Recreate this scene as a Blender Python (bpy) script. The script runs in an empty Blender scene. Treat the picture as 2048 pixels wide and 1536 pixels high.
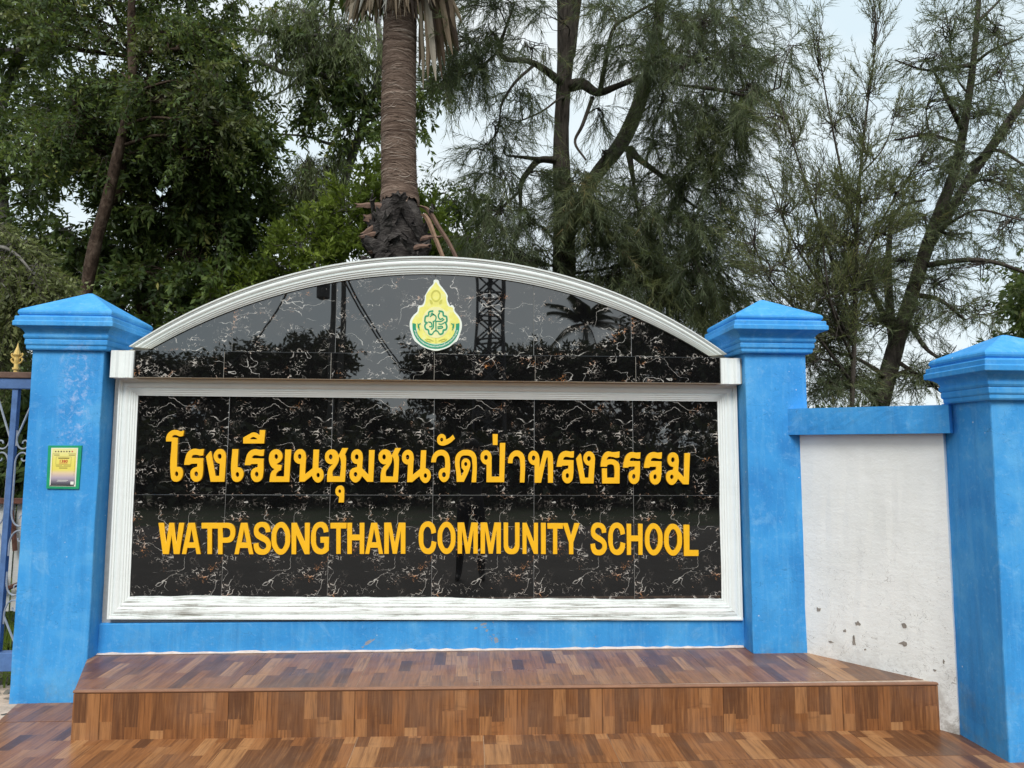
import bpy, bmesh, math, random
import numpy as np
from mathutils import Vector, Matrix

SC = bpy.context.scene
COL = SC.collection
rad = math.radians

# ------------------------------------------------------------------ camera
F_PX = 1412.85                       # focal length for a 2048 px wide picture
CAM = np.array([1.4216, -4.2386, 1.3415])
YAW, PITCH, ROLL = -0.0574, 0.0969, -0.0048
def _rot():
    cy, sy = math.cos(YAW), math.sin(YAW); cp, sp = math.cos(PITCH), math.sin(PITCH)
    cr, sr = math.cos(ROLL), math.sin(ROLL)
    Rz = np.array([[cy, -sy, 0], [sy, cy, 0], [0, 0, 1]])
    Rx = np.array([[1, 0, 0], [0, cp, -sp], [0, sp, cp]])
    Ry = np.array([[cr, 0, sr], [0, 1, 0], [-sr, 0, cr]])
    return Rz @ Rx @ Ry
ROT = _rot()
cam_d = bpy.data.cameras.new('camera'); cam = bpy.data.objects.new('camera', cam_d); COL.objects.link(cam)
M4 = np.eye(4)
M4[:3, 0] = ROT[:, 0]; M4[:3, 1] = ROT[:, 2]; M4[:3, 2] = -ROT[:, 1]; M4[:3, 3] = CAM
cam.matrix_world = Matrix(M4.tolist())
cam_d.sensor_width = 36.0; cam_d.lens = F_PX / 2048 * 36.0
cam_d.clip_start = 0.02; cam_d.clip_end = 600
SC.camera = cam

# ------------------------------------------------------------------ sky, sun, exposure
SUN_EL, SUN_AZ = rad(46), rad(-3)     # azimuth: sun stands behind the viewer, a little to the right
world = bpy.data.worlds.new('World'); SC.world = world; world.use_nodes = True
wn, wl = world.node_tree.nodes, world.node_tree.links
wn.clear()
wo = wn.new('ShaderNodeOutputWorld'); bg = wn.new('ShaderNodeBackground'); bg.inputs['Strength'].default_value = 0.1
sky = wn.new('ShaderNodeTexSky'); sky.sky_type = 'NISHITA'; sky.sun_disc = False
sky.sun_elevation = SUN_EL; sky.sun_rotation = math.pi - SUN_AZ
sky.air_density = 1.0; sky.dust_density = 2.5
tc = wn.new('ShaderNodeTexCoord'); mp = wn.new('ShaderNodeMapping'); mp.inputs['Scale'].default_value = (1, 1, 2.4)
nz = wn.new('ShaderNodeTexNoise'); nz.inputs['Scale'].default_value = 2.2; nz.inputs['Detail'].default_value = 6; nz.inputs['Roughness'].default_value = .55
cr = wn.new('ShaderNodeValToRGB')
cr.color_ramp.elements[0].position = .36; cr.color_ramp.elements[0].color = (6.0, 7.15, 7.75, 1)
cr.color_ramp.elements[1].position = .62; cr.color_ramp.elements[1].color = (7.5, 8.0, 8.15, 1)
mx = wn.new('ShaderNodeMix'); mx.data_type = 'RGBA'; mx.inputs[0].default_value = .93
wl.new(tc.outputs['Generated'], mp.inputs[0]); wl.new(mp.outputs[0], nz.inputs['Vector']); wl.new(nz.outputs['Fac'], cr.inputs[0])
wl.new(sky.outputs[0], mx.inputs[6]); wl.new(cr.outputs[0], mx.inputs[7]); wl.new(mx.outputs[2], bg.inputs['Color']); wl.new(bg.outputs[0], wo.inputs[0])

sun_d = bpy.data.lights.new('sun', 'SUN'); sun_d.energy = 2.1; sun_d.angle = rad(26); sun_d.color = (1, .965, .91)
sun = bpy.data.objects.new('sun', sun_d); COL.objects.link(sun)
_sd = Vector((math.sin(SUN_AZ) * math.cos(SUN_EL), -math.cos(SUN_AZ) * math.cos(SUN_EL), math.sin(SUN_EL)))
sun.rotation_euler = _sd.to_track_quat('Z', 'Y').to_euler(); sun.location = (6, -20, 25)

SC.view_settings.view_transform = 'Standard'; SC.view_settings.look = 'None'
SC.view_settings.exposure = 0.40; SC.view_settings.gamma = 1.0; SC.view_settings.use_curve_mapping = False
SC.render.engine = 'CYCLES'
SC.cycles.max_bounces = 6; SC.cycles.diffuse_bounces = 3; SC.cycles.glossy_bounces = 3; SC.cycles.transmission_bounces = 3
SC.cycles.transparent_max_bounces = 4; SC.cycles.use_denoising = True; SC.cycles.caustics_reflective = False; SC.cycles.caustics_refractive = False

# ------------------------------------------------------------------ measuring helpers (photo pixels, 2048 wide -> metres)
def ray(u, v): return ROT @ np.array([(u - 1024) / F_PX, 1.0, -(v - 768) / F_PX])
def at_y(u, v, y): d = ray(u, v); return CAM + d * ((y - CAM[1]) / d[1])
def at_z(u, v, z): d = ray(u, v); return CAM + d * ((z - CAM[2]) / d[2])
def at_d(u, v, dist): return CAM + ray(u, v) * dist
def behind(u, v, dist):              # what the polished tiles mirror at (u,v)
    p = at_d(u, v, dist); p[1] = -p[1]; return p

Z0, ZT = -0.02, 0.205                # lower paving, step tread

# ------------------------------------------------------------------ object helpers
def tag(o, label=None, cat=None, group=None, kind=None):
    if label: o['label'] = label
    if cat: o['category'] = cat
    if group: o['group'] = group
    if kind: o['kind'] = kind
    return o
def link(o, parent=None):
    COL.objects.link(o)
    if parent is not None:
        o.parent = parent
        o.matrix_parent_inverse = Matrix.Translation(-Vector(parent.location)) if parent.parent is None else parent.matrix_parent_inverse.copy() if False else Matrix.Identity(4)
    return o
def thing(name, loc, label, cat, group=None):
    o = bpy.data.objects.new(name, None); o.location = loc; o.empty_display_size = .1
    COL.objects.link(o); return tag(o, label, cat, group)
def wloc(o):
    p = Vector((0, 0, 0)); q = o
    while q is not None: p = p + Vector(q.location); q = q.parent
    return p
def mesh_obj(name, V, Fs, mat=None, parent=None, smooth=False, mats=None, midx=None, tone=None, loc=None, uv=None):
    """V in world metres. loc: object origin in world metres (defaults to the parent's)."""
    V = np.asarray(V, float).reshape(-1, 3)
    base = wloc(parent) if parent is not None else Vector((0, 0, 0))
    org = Vector(loc) if loc is not None else base
    me = bpy.data.meshes.new(name)
    W = V - np.array(org)
    if isinstance(Fs, np.ndarray):
        n, k = Fs.shape
        me.vertices.add(len(W)); me.vertices.foreach_set('co', W.astype(np.float32).ravel())
        me.loops.add(n * k); me.loops.foreach_set('vertex_index', Fs.astype(np.int32).ravel())
        me.polygons.add(n); me.polygons.foreach_set('loop_start', np.arange(0, n * k, k, dtype=np.int32))
        me.polygons.foreach_set('loop_total', np.full(n, k, dtype=np.int32))
        me.update(calc_edges=True)
    else:
        me.from_pydata(W.tolist(), [], [list(map(int, f)) for f in Fs]); me.update()
    for m in (mats or ([mat] if mat else [])): me.materials.append(m)
    if midx is not None: me.polygons.foreach_set('material_index', np.asarray(midx, np.int32))
    if smooth: me.polygons.foreach_set('use_smooth', np.ones(len(me.polygons), bool))
    if tone is not None:
        a = me.attributes.new('tone', 'FLOAT', 'FACE'); a.data.foreach_set('value', np.asarray(tone, np.float32))
    if uv is not None:
        l = me.uv_layers.new(name='UVMap'); l.data.foreach_set('uv', np.asarray(uv, np.float32).ravel())
    o = bpy.data.objects.new(name, me); COL.objects.link(o)
    if parent is not None: o.parent = parent
    o.location = org - base
    return o
def bevel(o, w=.004, seg=2, angle=40):
    m = o.modifiers.new('bevel', 'BEVEL'); m.width = w; m.segments = seg; m.limit_method = 'ANGLE'; m.angle_limit = rad(angle); return o

class MB:
    """collects pieces of ONE mesh"""
    def __init__(s): s.V = []; s.F = []; s.M = []; s.n = 0
    def add(s, V, F, m=0):
        V = np.asarray(V, float).reshape(-1, 3); s.V.append(V)
        for f in F: s.F.append([int(i) + s.n for i in f]); s.M.append(m)
        s.n += len(V); return s
    def box(s, x0, x1, y0, y1, z0, z1, m=0):
        V = [(x, y, z) for z in (z0, z1) for y in (y0, y1) for x in (x0, x1)]
        return s.add(V, [(0, 2, 3, 1), (4, 5, 7, 6), (0, 1, 5, 4), (2, 6, 7, 3), (0, 4, 6, 2), (1, 3, 7, 5)], m)
    def tube(s, P, R, n=8, m=0, cap=True):
        V, Fq, Fc = tube_arrays(P, R, n, cap); return s.add(V, Fq + Fc, m)
    def build(s, name, mat=None, parent=None, **k):
        mats = mat if isinstance(mat, (list, tuple)) else [mat]
        return mesh_obj(name, np.concatenate(s.V), s.F, parent=parent, mats=mats, midx=s.M, **k)
def tube_arrays(P, R, n=8, cap=True):
    P = np.asarray(P, float); R = np.broadcast_to(np.asarray(R, float), (len(P),))
    T = np.gradient(P, axis=0); T /= np.linalg.norm(T, axis=1)[:, None] + 1e-9
    ref = np.array([0, 0, 1.]) if abs(T[0][2]) < .9 else np.array([1., 0, 0])
    V = []
    for i in range(len(P)):
        a = ref - T[i] * (ref @ T[i]); a /= np.linalg.norm(a) + 1e-9; ref = a
        b = np.cross(T[i], a)
        th = np.arange(n) * 2 * math.pi / n
        V.append(P[i] + R[i] * (np.cos(th)[:, None] * a + np.sin(th)[:, None] * b))
    V = np.concatenate(V)
    Fq = [(i * n + j, i * n + (j + 1) % n, (i + 1) * n + (j + 1) % n, (i + 1) * n + j) for i in range(len(P) - 1) for j in range(n)]
    Fc = [tuple(range(n))[::-1], tuple(range((len(P) - 1) * n, len(P) * n))] if cap else []
    return V, Fq, Fc
def smooth_path(P, k=6):
    P = np.asarray(P, float); Q = np.vstack([2 * P[0] - P[1], P, 2 * P[-1] - P[-2]]); out = []
    for i in range(1, len(Q) - 2):
        for t in np.linspace(0, 1, k, endpoint=False):
            a, b, c, d = Q[i - 1], Q[i], Q[i + 1], Q[i + 2]
            out.append(.5 * ((2 * b) + (c - a) * t + (2 * a - 5 * b + 4 * c - d) * t * t + (3 * b - a - 3 * c + d) * t ** 3))
    out.append(P[-1]); return np.array(out)

# ------------------------------------------------------------------ materials
def new_mat(name):
    m = bpy.data.materials.new(name); m.use_nodes = True; nt = m.node_tree
    return m, nt, nt.nodes['Principled BSDF']
def N(nt, t, **kw):
    n = nt.nodes.new(t)
    for k, v in kw.items():
        if k.startswith('i_'): n.inputs[k[2:].replace('_', ' ')].default_value = v
        else: setattr(n, k, v)
    return n
def ramp(nt, fac, stops):
    r = nt.nodes.new('ShaderNodeValToRGB'); e = r.color_ramp.elements
    while len(e) < len(stops): e.new(.5)
    for el, (p, c) in zip(e, stops): el.position = p; el.color = (*c, 1) if len(c) == 3 else c
    nt.links.new(fac, r.inputs[0]); return r.outputs[0]
def noise(nt, vec, scale, detail=4, rough=.55, dist=0):
    n = N(nt, 'ShaderNodeTexNoise'); n.inputs['Scale'].default_value = scale; n.inputs['Detail'].default_value = detail
    n.inputs['Roughness'].default_value = rough; n.inputs['Distortion'].default_value = dist
    if vec is not None: nt.links.new(vec, n.inputs['Vector'])
    return n.outputs['Fac']
def mapping(nt, vec, scale=(1, 1, 1), loc=(0, 0, 0), rot=(0, 0, 0)):
    n = N(nt, 'ShaderNodeMapping'); n.inputs['Scale'].default_value = scale; n.inputs['Location'].default_value = loc; n.inputs['Rotation'].default_value = rot
    nt.links.new(vec, n.inputs[0]); return n.outputs[0]
def mix(nt, f, a, b):
    n = nt.nodes.new('ShaderNodeMix'); n.data_type = 'RGBA'
    for s, x in ((0, f), (6, a), (7, b)):
        if isinstance(x, (int, float)): n.inputs[s].default_value = x
        elif isinstance(x, tuple): n.inputs[s].default_value = (*x, 1)
        else: nt.links.new(x, n.inputs[s])
    return n.outputs[2]
def math_(nt, op, a, b=0., clamp=False):
    n = nt.nodes.new('ShaderNodeMath'); n.operation = op; n.use_clamp = clamp
    for s, x in ((0, a), (1, b)):
        if isinstance(x, (int, float)): n.inputs[s].default_value = x
        else: nt.links.new(x, n.inputs[s])
    return n.outputs[0]
def band(nt, x, lo, hi):
    n = N(nt, 'ShaderNodeMapRange'); n.inputs['From Min'].default_value = lo; n.inputs['From Max'].default_value = hi
    n.clamp = True; nt.links.new(x, n.inputs['Value']); return n.outputs[0]
def bump(nt, bsdf, h, strength=.3, dist=.01):
    b = N(nt, 'ShaderNodeBump'); b.inputs['Strength'].default_value = strength; b.inputs['Distance'].default_value = dist
    nt.links.new(h, b.inputs['Height']); nt.links.new(b.outputs[0], bsdf.inputs['Normal'])
def coords(nt, which='Object'): return N(nt, 'ShaderNodeTexCoord').outputs[which]
def wpos(nt): return N(nt, 'ShaderNodeNewGeometry').outputs['Position']
def sep(nt, v):
    n = N(nt, 'ShaderNodeSeparateXYZ'); nt.links.new(v, n.inputs[0]); return n.outputs

def mat_blue(name, scuff=None, grime=0.0, peel=False):
    m, nt, b = new_mat(name); p = wpos(nt)
    big = noise(nt, p, 3.2, 5, .6, .4)
    fine = noise(nt, p, 46, 4, .6)
    st = noise(nt, mapping(nt, p, (26, 26, 2.2)), 1.0, 4, .6)
    c = ramp(nt, big, [(.28, (.030, .235, .60)), (.46, (.042, .30, .70)), (.56, (.050, .325, .735)), (.72, (.105, .41, .78))])
    c = mix(nt, math_(nt, 'MULTIPLY', band(nt, st, .50, .74), .40), c, (.15, .45, .78))
    c = mix(nt, math_(nt, 'MULTIPLY', band(nt, fine, .58, .76), .34), c, (.30, .55, .80))
    c = mix(nt, math_(nt, 'MULTIPLY', band(nt, noise(nt, p, 7, 6, .75, .8), .56, .70), .42), c, (.22, .50, .80))
    run = noise(nt, mapping(nt, p, (14, 14, .8)), 1.0, 5, .65)
    c = mix(nt, math_(nt, 'MULTIPLY', band(nt, run, .56, .74), .34), c, (.020, .16, .42))
    # pinprick chips and hairline cracks
    vo = N(nt, 'ShaderNodeTexVoronoi'); vo.inputs['Scale'].default_value = 17; nt.links.new(p, vo.inputs['Vector'])
    chip = math_(nt, 'MULTIPLY', math_(nt, 'LESS_THAN', vo.outputs['Distance'], .075), math_(nt, 'GREATER_THAN', noise(nt, p, 5, 2), .62))
    c = mix(nt, math_(nt, 'MULTIPLY', chip, .7), c, (.62, .72, .80))
    ck = noise(nt, mapping(nt, p, (1, 1, 2.6)), 6, 3, .5, 1.2)
    crack = math_(nt, 'LESS_THAN', math_(nt, 'ABSOLUTE', math_(nt, 'SUBTRACT', ck, .5)), .0035)
    crack = math_(nt, 'MULTIPLY', crack, band(nt, noise(nt, p, 2.0, 2), .5, .62))
    c = mix(nt, math_(nt, 'MULTIPLY', crack, .5), c, (.02, .14, .34))
    if scuff:
        (x0, x1, z0, z1) = scuff; s = sep(nt, p)
        mx_ = math_(nt, 'MULTIPLY', band(nt, s[0], x0, x0 + .06), math_(nt, 'SUBTRACT', 1., band(nt, s[0], x1 - .06, x1)))
        mz_ = math_(nt, 'MULTIPLY', band(nt, s[2], z0, z0 + .12), math_(nt, 'SUBTRACT', 1., band(nt, s[2], z1 - .12, z1)))
        k = math_(nt, 'MULTIPLY', math_(nt, 'MULTIPLY', mx_, mz_), band(nt, noise(nt, p, 24, 6, .75, .5), .5, .68))
        c = mix(nt, math_(nt, 'MULTIPLY', k, .62), c, (.52, .62, .86))
    if grime:
        s = sep(nt, p)
        g = math_(nt, 'MULTIPLY', band(nt, noise(nt, p, 8, 6, .7), .50, .72), math_(nt, 'SUBTRACT', 1., band(nt, s[2], grime, grime + .28)))
        c = mix(nt, math_(nt, 'MULTIPLY', g, .45), c, (.16, .25, .30))
    if peel:
        g = math_(nt, 'GREATER_THAN', noise(nt, p, 5.5, 6, .7, .8), .66)
        c = mix(nt, math_(nt, 'MULTIPLY', g, .8), c, (.33, .30, .26))
    nt.links.new(c, b.inputs['Base Color']); b.inputs['Roughness'].default_value = .62; b.inputs['Specular IOR Level'].default_value = .3
    h = math_(nt, 'ADD', math_(nt, 'MULTIPLY', noise(nt, p, 60, 4, .65), .35), math_(nt, 'MULTIPLY', noise(nt, mapping(nt, p, (3, 3, 1.5)), 4, 4, .6, .5), 1.0))
    bump(nt, b, h, .35, .012); return m
def mat_white(name, dirt=0.0, col=(.86, .915, .905)):
    m, nt, b = new_mat(name); p = wpos(nt)
    c = ramp(nt, noise(nt, p, 5, 5, .6), [(.3, tuple(x * .93 for x in col)), (.7, col)])
    st = noise(nt, mapping(nt, p, (2.2, 2.2, 95)), 1.0, 5, .7, .4)
    pat = band(nt, noise(nt, p, 4.2, 5, .65), .38, .58)
    c = mix(nt, math_(nt, 'MULTIPLY', math_(nt, 'MULTIPLY', band(nt, st, .48, .60), pat), .015 + dirt * .80), c, (.17, .155, .12))
    c = mix(nt, math_(nt, 'MULTIPLY', band(nt, noise(nt, p, 30, 5, .7), .6, .75), .05 + dirt * .25), c, (.45, .40, .32))
    nt.links.new(c, b.inputs['Base Color']); b.inputs['Roughness'].default_value = .48; b.inputs['Specular IOR Level'].default_value = .35
    bump(nt, b, noise(nt, p, 55, 5, .65), .22 + dirt * .3, .008); return m
def mat_plaster(name):
    m, nt, b = new_mat(name); p = wpos(nt); s = sep(nt, p)
    c = ramp(nt, noise(nt, p, 3, 6, .62, .3), [(.3, (.80, .82, .80)), (.55, (.86, .88, .865)), (.75, (.89, .905, .89))])
    c = mix(nt, math_(nt, 'MULTIPLY', band(nt, noise(nt, p, 1.7, 6, .7, .5), .52, .75), .10), c, (.52, .51, .46))
    low = math_(nt, 'SUBTRACT', 1., band(nt, s[2], -.02, .36))
    c = mix(nt, math_(nt, 'MULTIPLY', math_(nt, 'MULTIPLY', low, band(nt, noise(nt, p, 11, 6, .7), .42, .62)), .75), c, (.22, .19, .15))
    ck = noise(nt, mapping(nt, p, (1, 1, 1.6)), 4.3, 4, .6, 1.4)
    crack = math_(nt, 'MULTIPLY', math_(nt, 'LESS_THAN', math_(nt, 'ABSOLUTE', math_(nt, 'SUBTRACT', ck, .5)), .0028), math_(nt, 'SUBTRACT', 1., band(nt, s[2], .5, 1.1)))
    c = mix(nt, math_(nt, 'MULTIPLY', crack, .55), c, (.25, .24, .22))
    nt.links.new(c, b.inputs['Base Color']); b.inputs['Roughness'].default_value = .75; b.inputs['Specular IOR Level'].default_value = .2
    h = math_(nt, 'ADD', noise(nt, p, 70, 5, .7), math_(nt, 'MULTIPLY', noise(nt, mapping(nt, p, (2, 2, 5)), 4, 4, .6), 1.4))
    bump(nt, b, h, .22, .010); return m
def mat_black_tile():
    m, nt, b = new_mat('black_veined_tile'); uv = coords(nt, 'UV')
    warp = N(nt, 'ShaderNodeTexNoise'); warp.inputs['Scale'].default_value = 7; warp.inputs['Detail'].default_value = 4; nt.links.new(uv, warp.inputs['Vector'])
    vm = N(nt, 'ShaderNodeVectorMath', operation='MULTIPLY_ADD'); vm.inputs[1].default_value = (.13, .13, 0); nt.links.new(warp.outputs['Color'], vm.inputs[0]); nt.links.new(uv, vm.inputs[2])
    w = vm.outputs[0]
    # long thin veins
    r1 = noise(nt, mapping(nt, w, (1, 1.5, 1), (3.1, 1.7, 0)), 3.3, 2.5, .5, .3)
    v1 = math_(nt, 'LESS_THAN', math_(nt, 'ABSOLUTE', math_(nt, 'SUBTRACT', r1, .5)), .0025)
    v1 = math_(nt, 'MULTIPLY', v1, band(nt, noise(nt, uv, 5.5, 2), .48, .54))
    # crackle clusters
    vo = N(nt, 'ShaderNodeTexVoronoi', feature='DISTANCE_TO_EDGE'); vo.inputs['Scale'].default_value = 40; nt.links.new(mapping(nt, w, (1, 1.3, 1)), vo.inputs['Vector'])
    clus = noise(nt, mapping(nt, uv, (1, 1.3, 1), (.4, .9, 0)), 7.0, 3, .6)
    wid = math_(nt, 'MULTIPLY', band(nt, clus, .52, .76), .12)
    brk = band(nt, noise(nt, uv, 40, 3, .6), .47, .55)
    v2 = math_(nt, 'MULTIPLY', math_(nt, 'LESS_THAN', vo.outputs['Distance'], wid), brk)
    # short flecks
    vo2 = N(nt, 'ShaderNodeTexVoronoi', feature='DISTANCE_TO_EDGE'); vo2.inputs['Scale'].default_value = 62; nt.links.new(mapping(nt, w, (1.1, .8, 1), (5, 2, 0)), vo2.inputs['Vector'])
    v3 = math_(nt, 'MULTIPLY', math_(nt, 'LESS_THAN', vo2.outputs['Distance'], .035), band(nt, noise(nt, mapping(nt, uv, (1, 1, 1), (7, 3, 0)), 9, 3, .6), .58, .66))
    gold = math_(nt, 'MULTIPLY', band(nt, noise(nt, mapping(nt, uv, (1, 1, 1), (.4, .9, 0)), 8.5, 2), .54, .66), 1.0)
    vc = mix(nt, gold, (.62, .58, .53), (.62, .27, .10))
    base = ramp(nt, noise(nt, uv, 4, 4), [(.3, (.004, .004, .0045)), (.7, (.008, .008, .008))])
    c = mix(nt, math_(nt, 'MULTIPLY', v3, .24), base, (.40, .36, .32))
    c = mix(nt, math_(nt, 'MULTIPLY', v1, .72), c, (.62, .60, .56))
    c = mix(nt, math_(nt, 'MULTIPLY', v2, .78), c, vc)
    nt.links.new(c, b.inputs['Base Color']); b.inputs['Roughness'].default_value = .012; b.inputs['IOR'].default_value = 2.15
    bump(nt, b, noise(nt, uv, 2.4, 1.5, .4), .035, .02)
    return m
def mat_wood_tile():
    m, nt, b = new_mat('wood_print_tile'); uv = coords(nt, 'UV')
    a = N(nt, 'ShaderNodeAttribute', attribute_name='tone')
    t = a.outputs['Fac']
    base = ramp(nt, t, [(0., (.105, .046, .022)), (.2, (.165, .070, .029)), (.42, (.235, .096, .034)), (.62, (.285, .118, .042)), (.8, (.355, .166, .066)), (1., (.44, .228, .098))])
    off = N(nt, 'ShaderNodeCombineXYZ'); nt.links.new(math_(nt, 'MULTIPLY', t, 91.7), off.inputs[0]); nt.links.new(math_(nt, 'MULTIPLY', t, 47.3), off.inputs[1])
    va = N(nt, 'ShaderNodeVectorMath', operation='ADD'); nt.links.new(uv, va.inputs[0]); nt.links.new(off.outputs[0], va.inputs[1])
    g = noise(nt, mapping(nt, va.outputs[0], (95, 4.5, 1)), 1., 5, .62, .7)
    g2 = noise(nt, mapping(nt, va.outputs[0], (30, 2.0, 1)), 1., 3, .5, 1.6)
    fig = noise(nt, mapping(nt, va.outputs[0], (9, 60, 1)), 1., 3, .5, .8)
    c = mix(nt, math_(nt, 'MULTIPLY', band(nt, g, .48, .72), .62), base, (.050, .018, .009))
    c = mix(nt, math_(nt, 'MULTIPLY', band(nt, g2, .50, .68), .42), c, (.07, .030, .018))
    c = mix(nt, math_(nt, 'MULTIPLY', band(nt, g, .46, .28), .30), c, (.50, .24, .09))
    c = mix(nt, math_(nt, 'MULTIPLY', math_(nt, 'MULTIPLY', band(nt, fig, .56, .7), math_(nt, 'GREATER_THAN', math_(nt, 'FRACT', math_(nt, 'MULTIPLY', t, 13.7)), .72)), .35), c, (.10, .035, .014))
    p = wpos(nt)
    c = mix(nt, math_(nt, 'MULTIPLY', band(nt, noise(nt, p, 2.2, 5, .65), .45, .7), .14), c, (.36, .30, .25))   # dust film
    nt.links.new(c, b.inputs['Base Color'])
    rr = ramp(nt, noise(nt, p, 6, 5, .6), [(.3, (.27,) * 3), (.7, (.42,) * 3)])
    nt.links.new(rr, b.inputs['Roughness']); b.inputs['IOR'].default_value = 1.5
    bump(nt, b, g, .06, .004); return m
def mat_simple(name, col, rough=.6, var=.15, scale=12, metal=0., bumpk=.15, spec=.4, col2=None):
    m, nt, b = new_mat(name); p = coords(nt)
    c2 = col2 or tuple(min(1, x * (1 + var)) for x in col); c1 = tuple(x * (1 - var) for x in col)
    c = ramp(nt, noise(nt, p, scale, 5, .6), [(.32, c1), (.52, col), (.7, c2)])
    nt.links.new(c, b.inputs['Base Color']); b.inputs['Roughness'].default_value = rough; b.inputs['Metallic'].default_value = metal; b.inputs['Specular IOR Level'].default_value = spec
    if bumpk: bump(nt, b, noise(nt, p, scale * 4, 4, .6), bumpk, .01)
    return m
def mat_leaf(name, stops, trans=.3, rough=.5, spec=.35):
    m, nt, b = new_mat(name)
    a = N(nt, 'ShaderNodeAttribute', attribute_name='tone')
    c = ramp(nt, a.outputs['Fac'], stops)
    nt.links.new(c, b.inputs['Base Color']); b.inputs['Roughness'].default_value = rough; b.inputs['Specular IOR Level'].default_value = spec
    tr = N(nt, 'ShaderNodeBsdfTranslucent'); nt.links.new(mix(nt, .35, c, (.34, .40, .07)), tr.inputs['Color'])
    ms = N(nt, 'ShaderNodeMixShader'); ms.inputs[0].default_value = trans
    out = nt.nodes['Material Output']; nt.links.new(b.outputs[0], ms.inputs[1]); nt.links.new(tr.outputs[0], ms.inputs[2]); nt.links.new(ms.outputs[0], out.inputs[0])
    return m
def mat_bark(name, col, col2, scale=(20, 20, 4), k=.7):
    m, nt, b = new_mat(name); p = wpos(nt)
    n1 = noise(nt, mapping(nt, p, scale), 1., 6, .7, .4)
    n2 = noise(nt, p, 2.5, 4, .6)
    c = ramp(nt, n1, [(.32, tuple(x * .35 for x in col)), (.5, col), (.72, col2)])
    c = mix(nt, math_(nt, 'MULTIPLY', band(nt, n2, .5, .7), .5), c, tuple(x * 1.25 for x in col2))
    nt.links.new(c, b.inputs['Base Color']); b.inputs['Roughness'].default_value = .9; b.inputs['Specular IOR Level'].default_value = .15
    bump(nt, b, n1, k, .04); return m

BLUE = mat_blue('blue_paint', grime=.2)
BLUE_SCUFF = mat_blue('blue_paint_scuffed', scuff=(-.92, -.70, 1.28, 1.98), grime=.1)
BLUE_PLINTH = mat_blue('blue_paint_plinth', grime=.12, peel=True)
WHITE = mat_white('white_gloss_paint')
WHITE_DIRTY = mat_white('white_gloss_paint_weathered', dirt=1.0)
PLASTER = mat_plaster('white_plaster')
TILE = mat_black_tile(); WOOD = mat_wood_tile()
GROUT = mat_simple('grout', (.40, .41, .40), .9, .1, 40)
MORTAR = mat_simple('mortar', (.52, .41, .32), .95, .25, 25)
CONCRETE = mat_simple('concrete', (.30, .29, .27), .95, .25, 9, bumpk=.5)
GOLD = mat_simple('yellow_letter_plastic', (.90, .49, .016), .38, .04, 9, bumpk=.0, spec=.4)
NOSE = mat_simple('brown_edge_trim', (.27, .14, .085), .45, .15, 14)
CHIPM = mat_simple('bare_render', (.27, .245, .215), .95, .3, 30)

# ------------------------------------------------------------------ ground, road, paving
def grid_sheet(name, x0, x1, y0, y1, z, mat, nx=40, ny=40, amp=.03, seed=1, kind='structure'):
    rg = np.random.default_rng(seed)
    X, Y = np.meshgrid(np.linspace(x0, x1, nx), np.linspace(y0, y1, ny))
    Zz = z + amp * (rg.random(X.shape) - .5)
    V = np.stack([X, Y, Zz], -1).reshape(-1, 3)
    i = np.arange((nx - 1) * (ny - 1)); r, c = i // (nx - 1), i % (nx - 1); a = r * nx + c
    o = mesh_obj(name, V, np.stack([a, a + 1, a + nx + 1, a + nx], 1), mat, smooth=True)
    o['kind'] = kind; return o
def mat_ground():
    m, nt, b = new_mat('grassy_soil'); p = wpos(nt)
    c = ramp(nt, noise(nt, p, 1.1, 8, .7), [(.32, (.06, .045, .03)), (.48, (.04, .05, .018)), (.62, (.03, .05, .012)), (.75, (.06, .07, .028))])
    nt.links.new(c, b.inputs['Base Color']); b.inputs['Roughness'].default_value = .95
    bump(nt, b, noise(nt, p, 14, 6, .7), .8, .06); return m
def mat_road():
    m, nt, b = new_mat('dusty_road'); p = wpos(nt)
    c = ramp(nt, noise(nt, p, 1.6, 8, .7), [(.3, (.036, .030, .026)), (.5, (.052, .044, .038)), (.72, (.072, .062, .054))])
    nt.links.new(c, b.inputs['Base Color']); b.inputs['Roughness'].default_value = .9
    bump(nt, b, noise(nt, p, 60, 5, .7), .5, .01); return m
def mat_rubble():
    m, nt, b = new_mat('broken_concrete_soil'); p = wpos(nt)
    c = ramp(nt, noise(nt, p, 8, 7, .7), [(.3, (.035, .03, .022)), (.5, (.095, .085, .068)), (.72, (.22, .205, .175))])
    nt.links.new(c, b.inputs['Base Color']); b.inputs['Roughness'].default_value = .95
    bump(nt, b, noise(nt, p, 25, 6, .7), .9, .05); return m
grid_sheet('ground', -160, 160, -160, 160, -.26, mat_ground(), 60, 60, .02, 3)
grid_sheet('road', -60, 60, -11, -2.75, -.20, mat_road(), 60, 12, .01, 4)
grid_sheet('bare_soil', -6.5, -.9, -2.7, 1.0, -.035, mat_rubble(), 70, 50, .035, 5)
grid_sheet('grass_verge', -12, -.6, 1.0, 12, -.02, mat_ground(), 60, 60, .05, 6)

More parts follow.
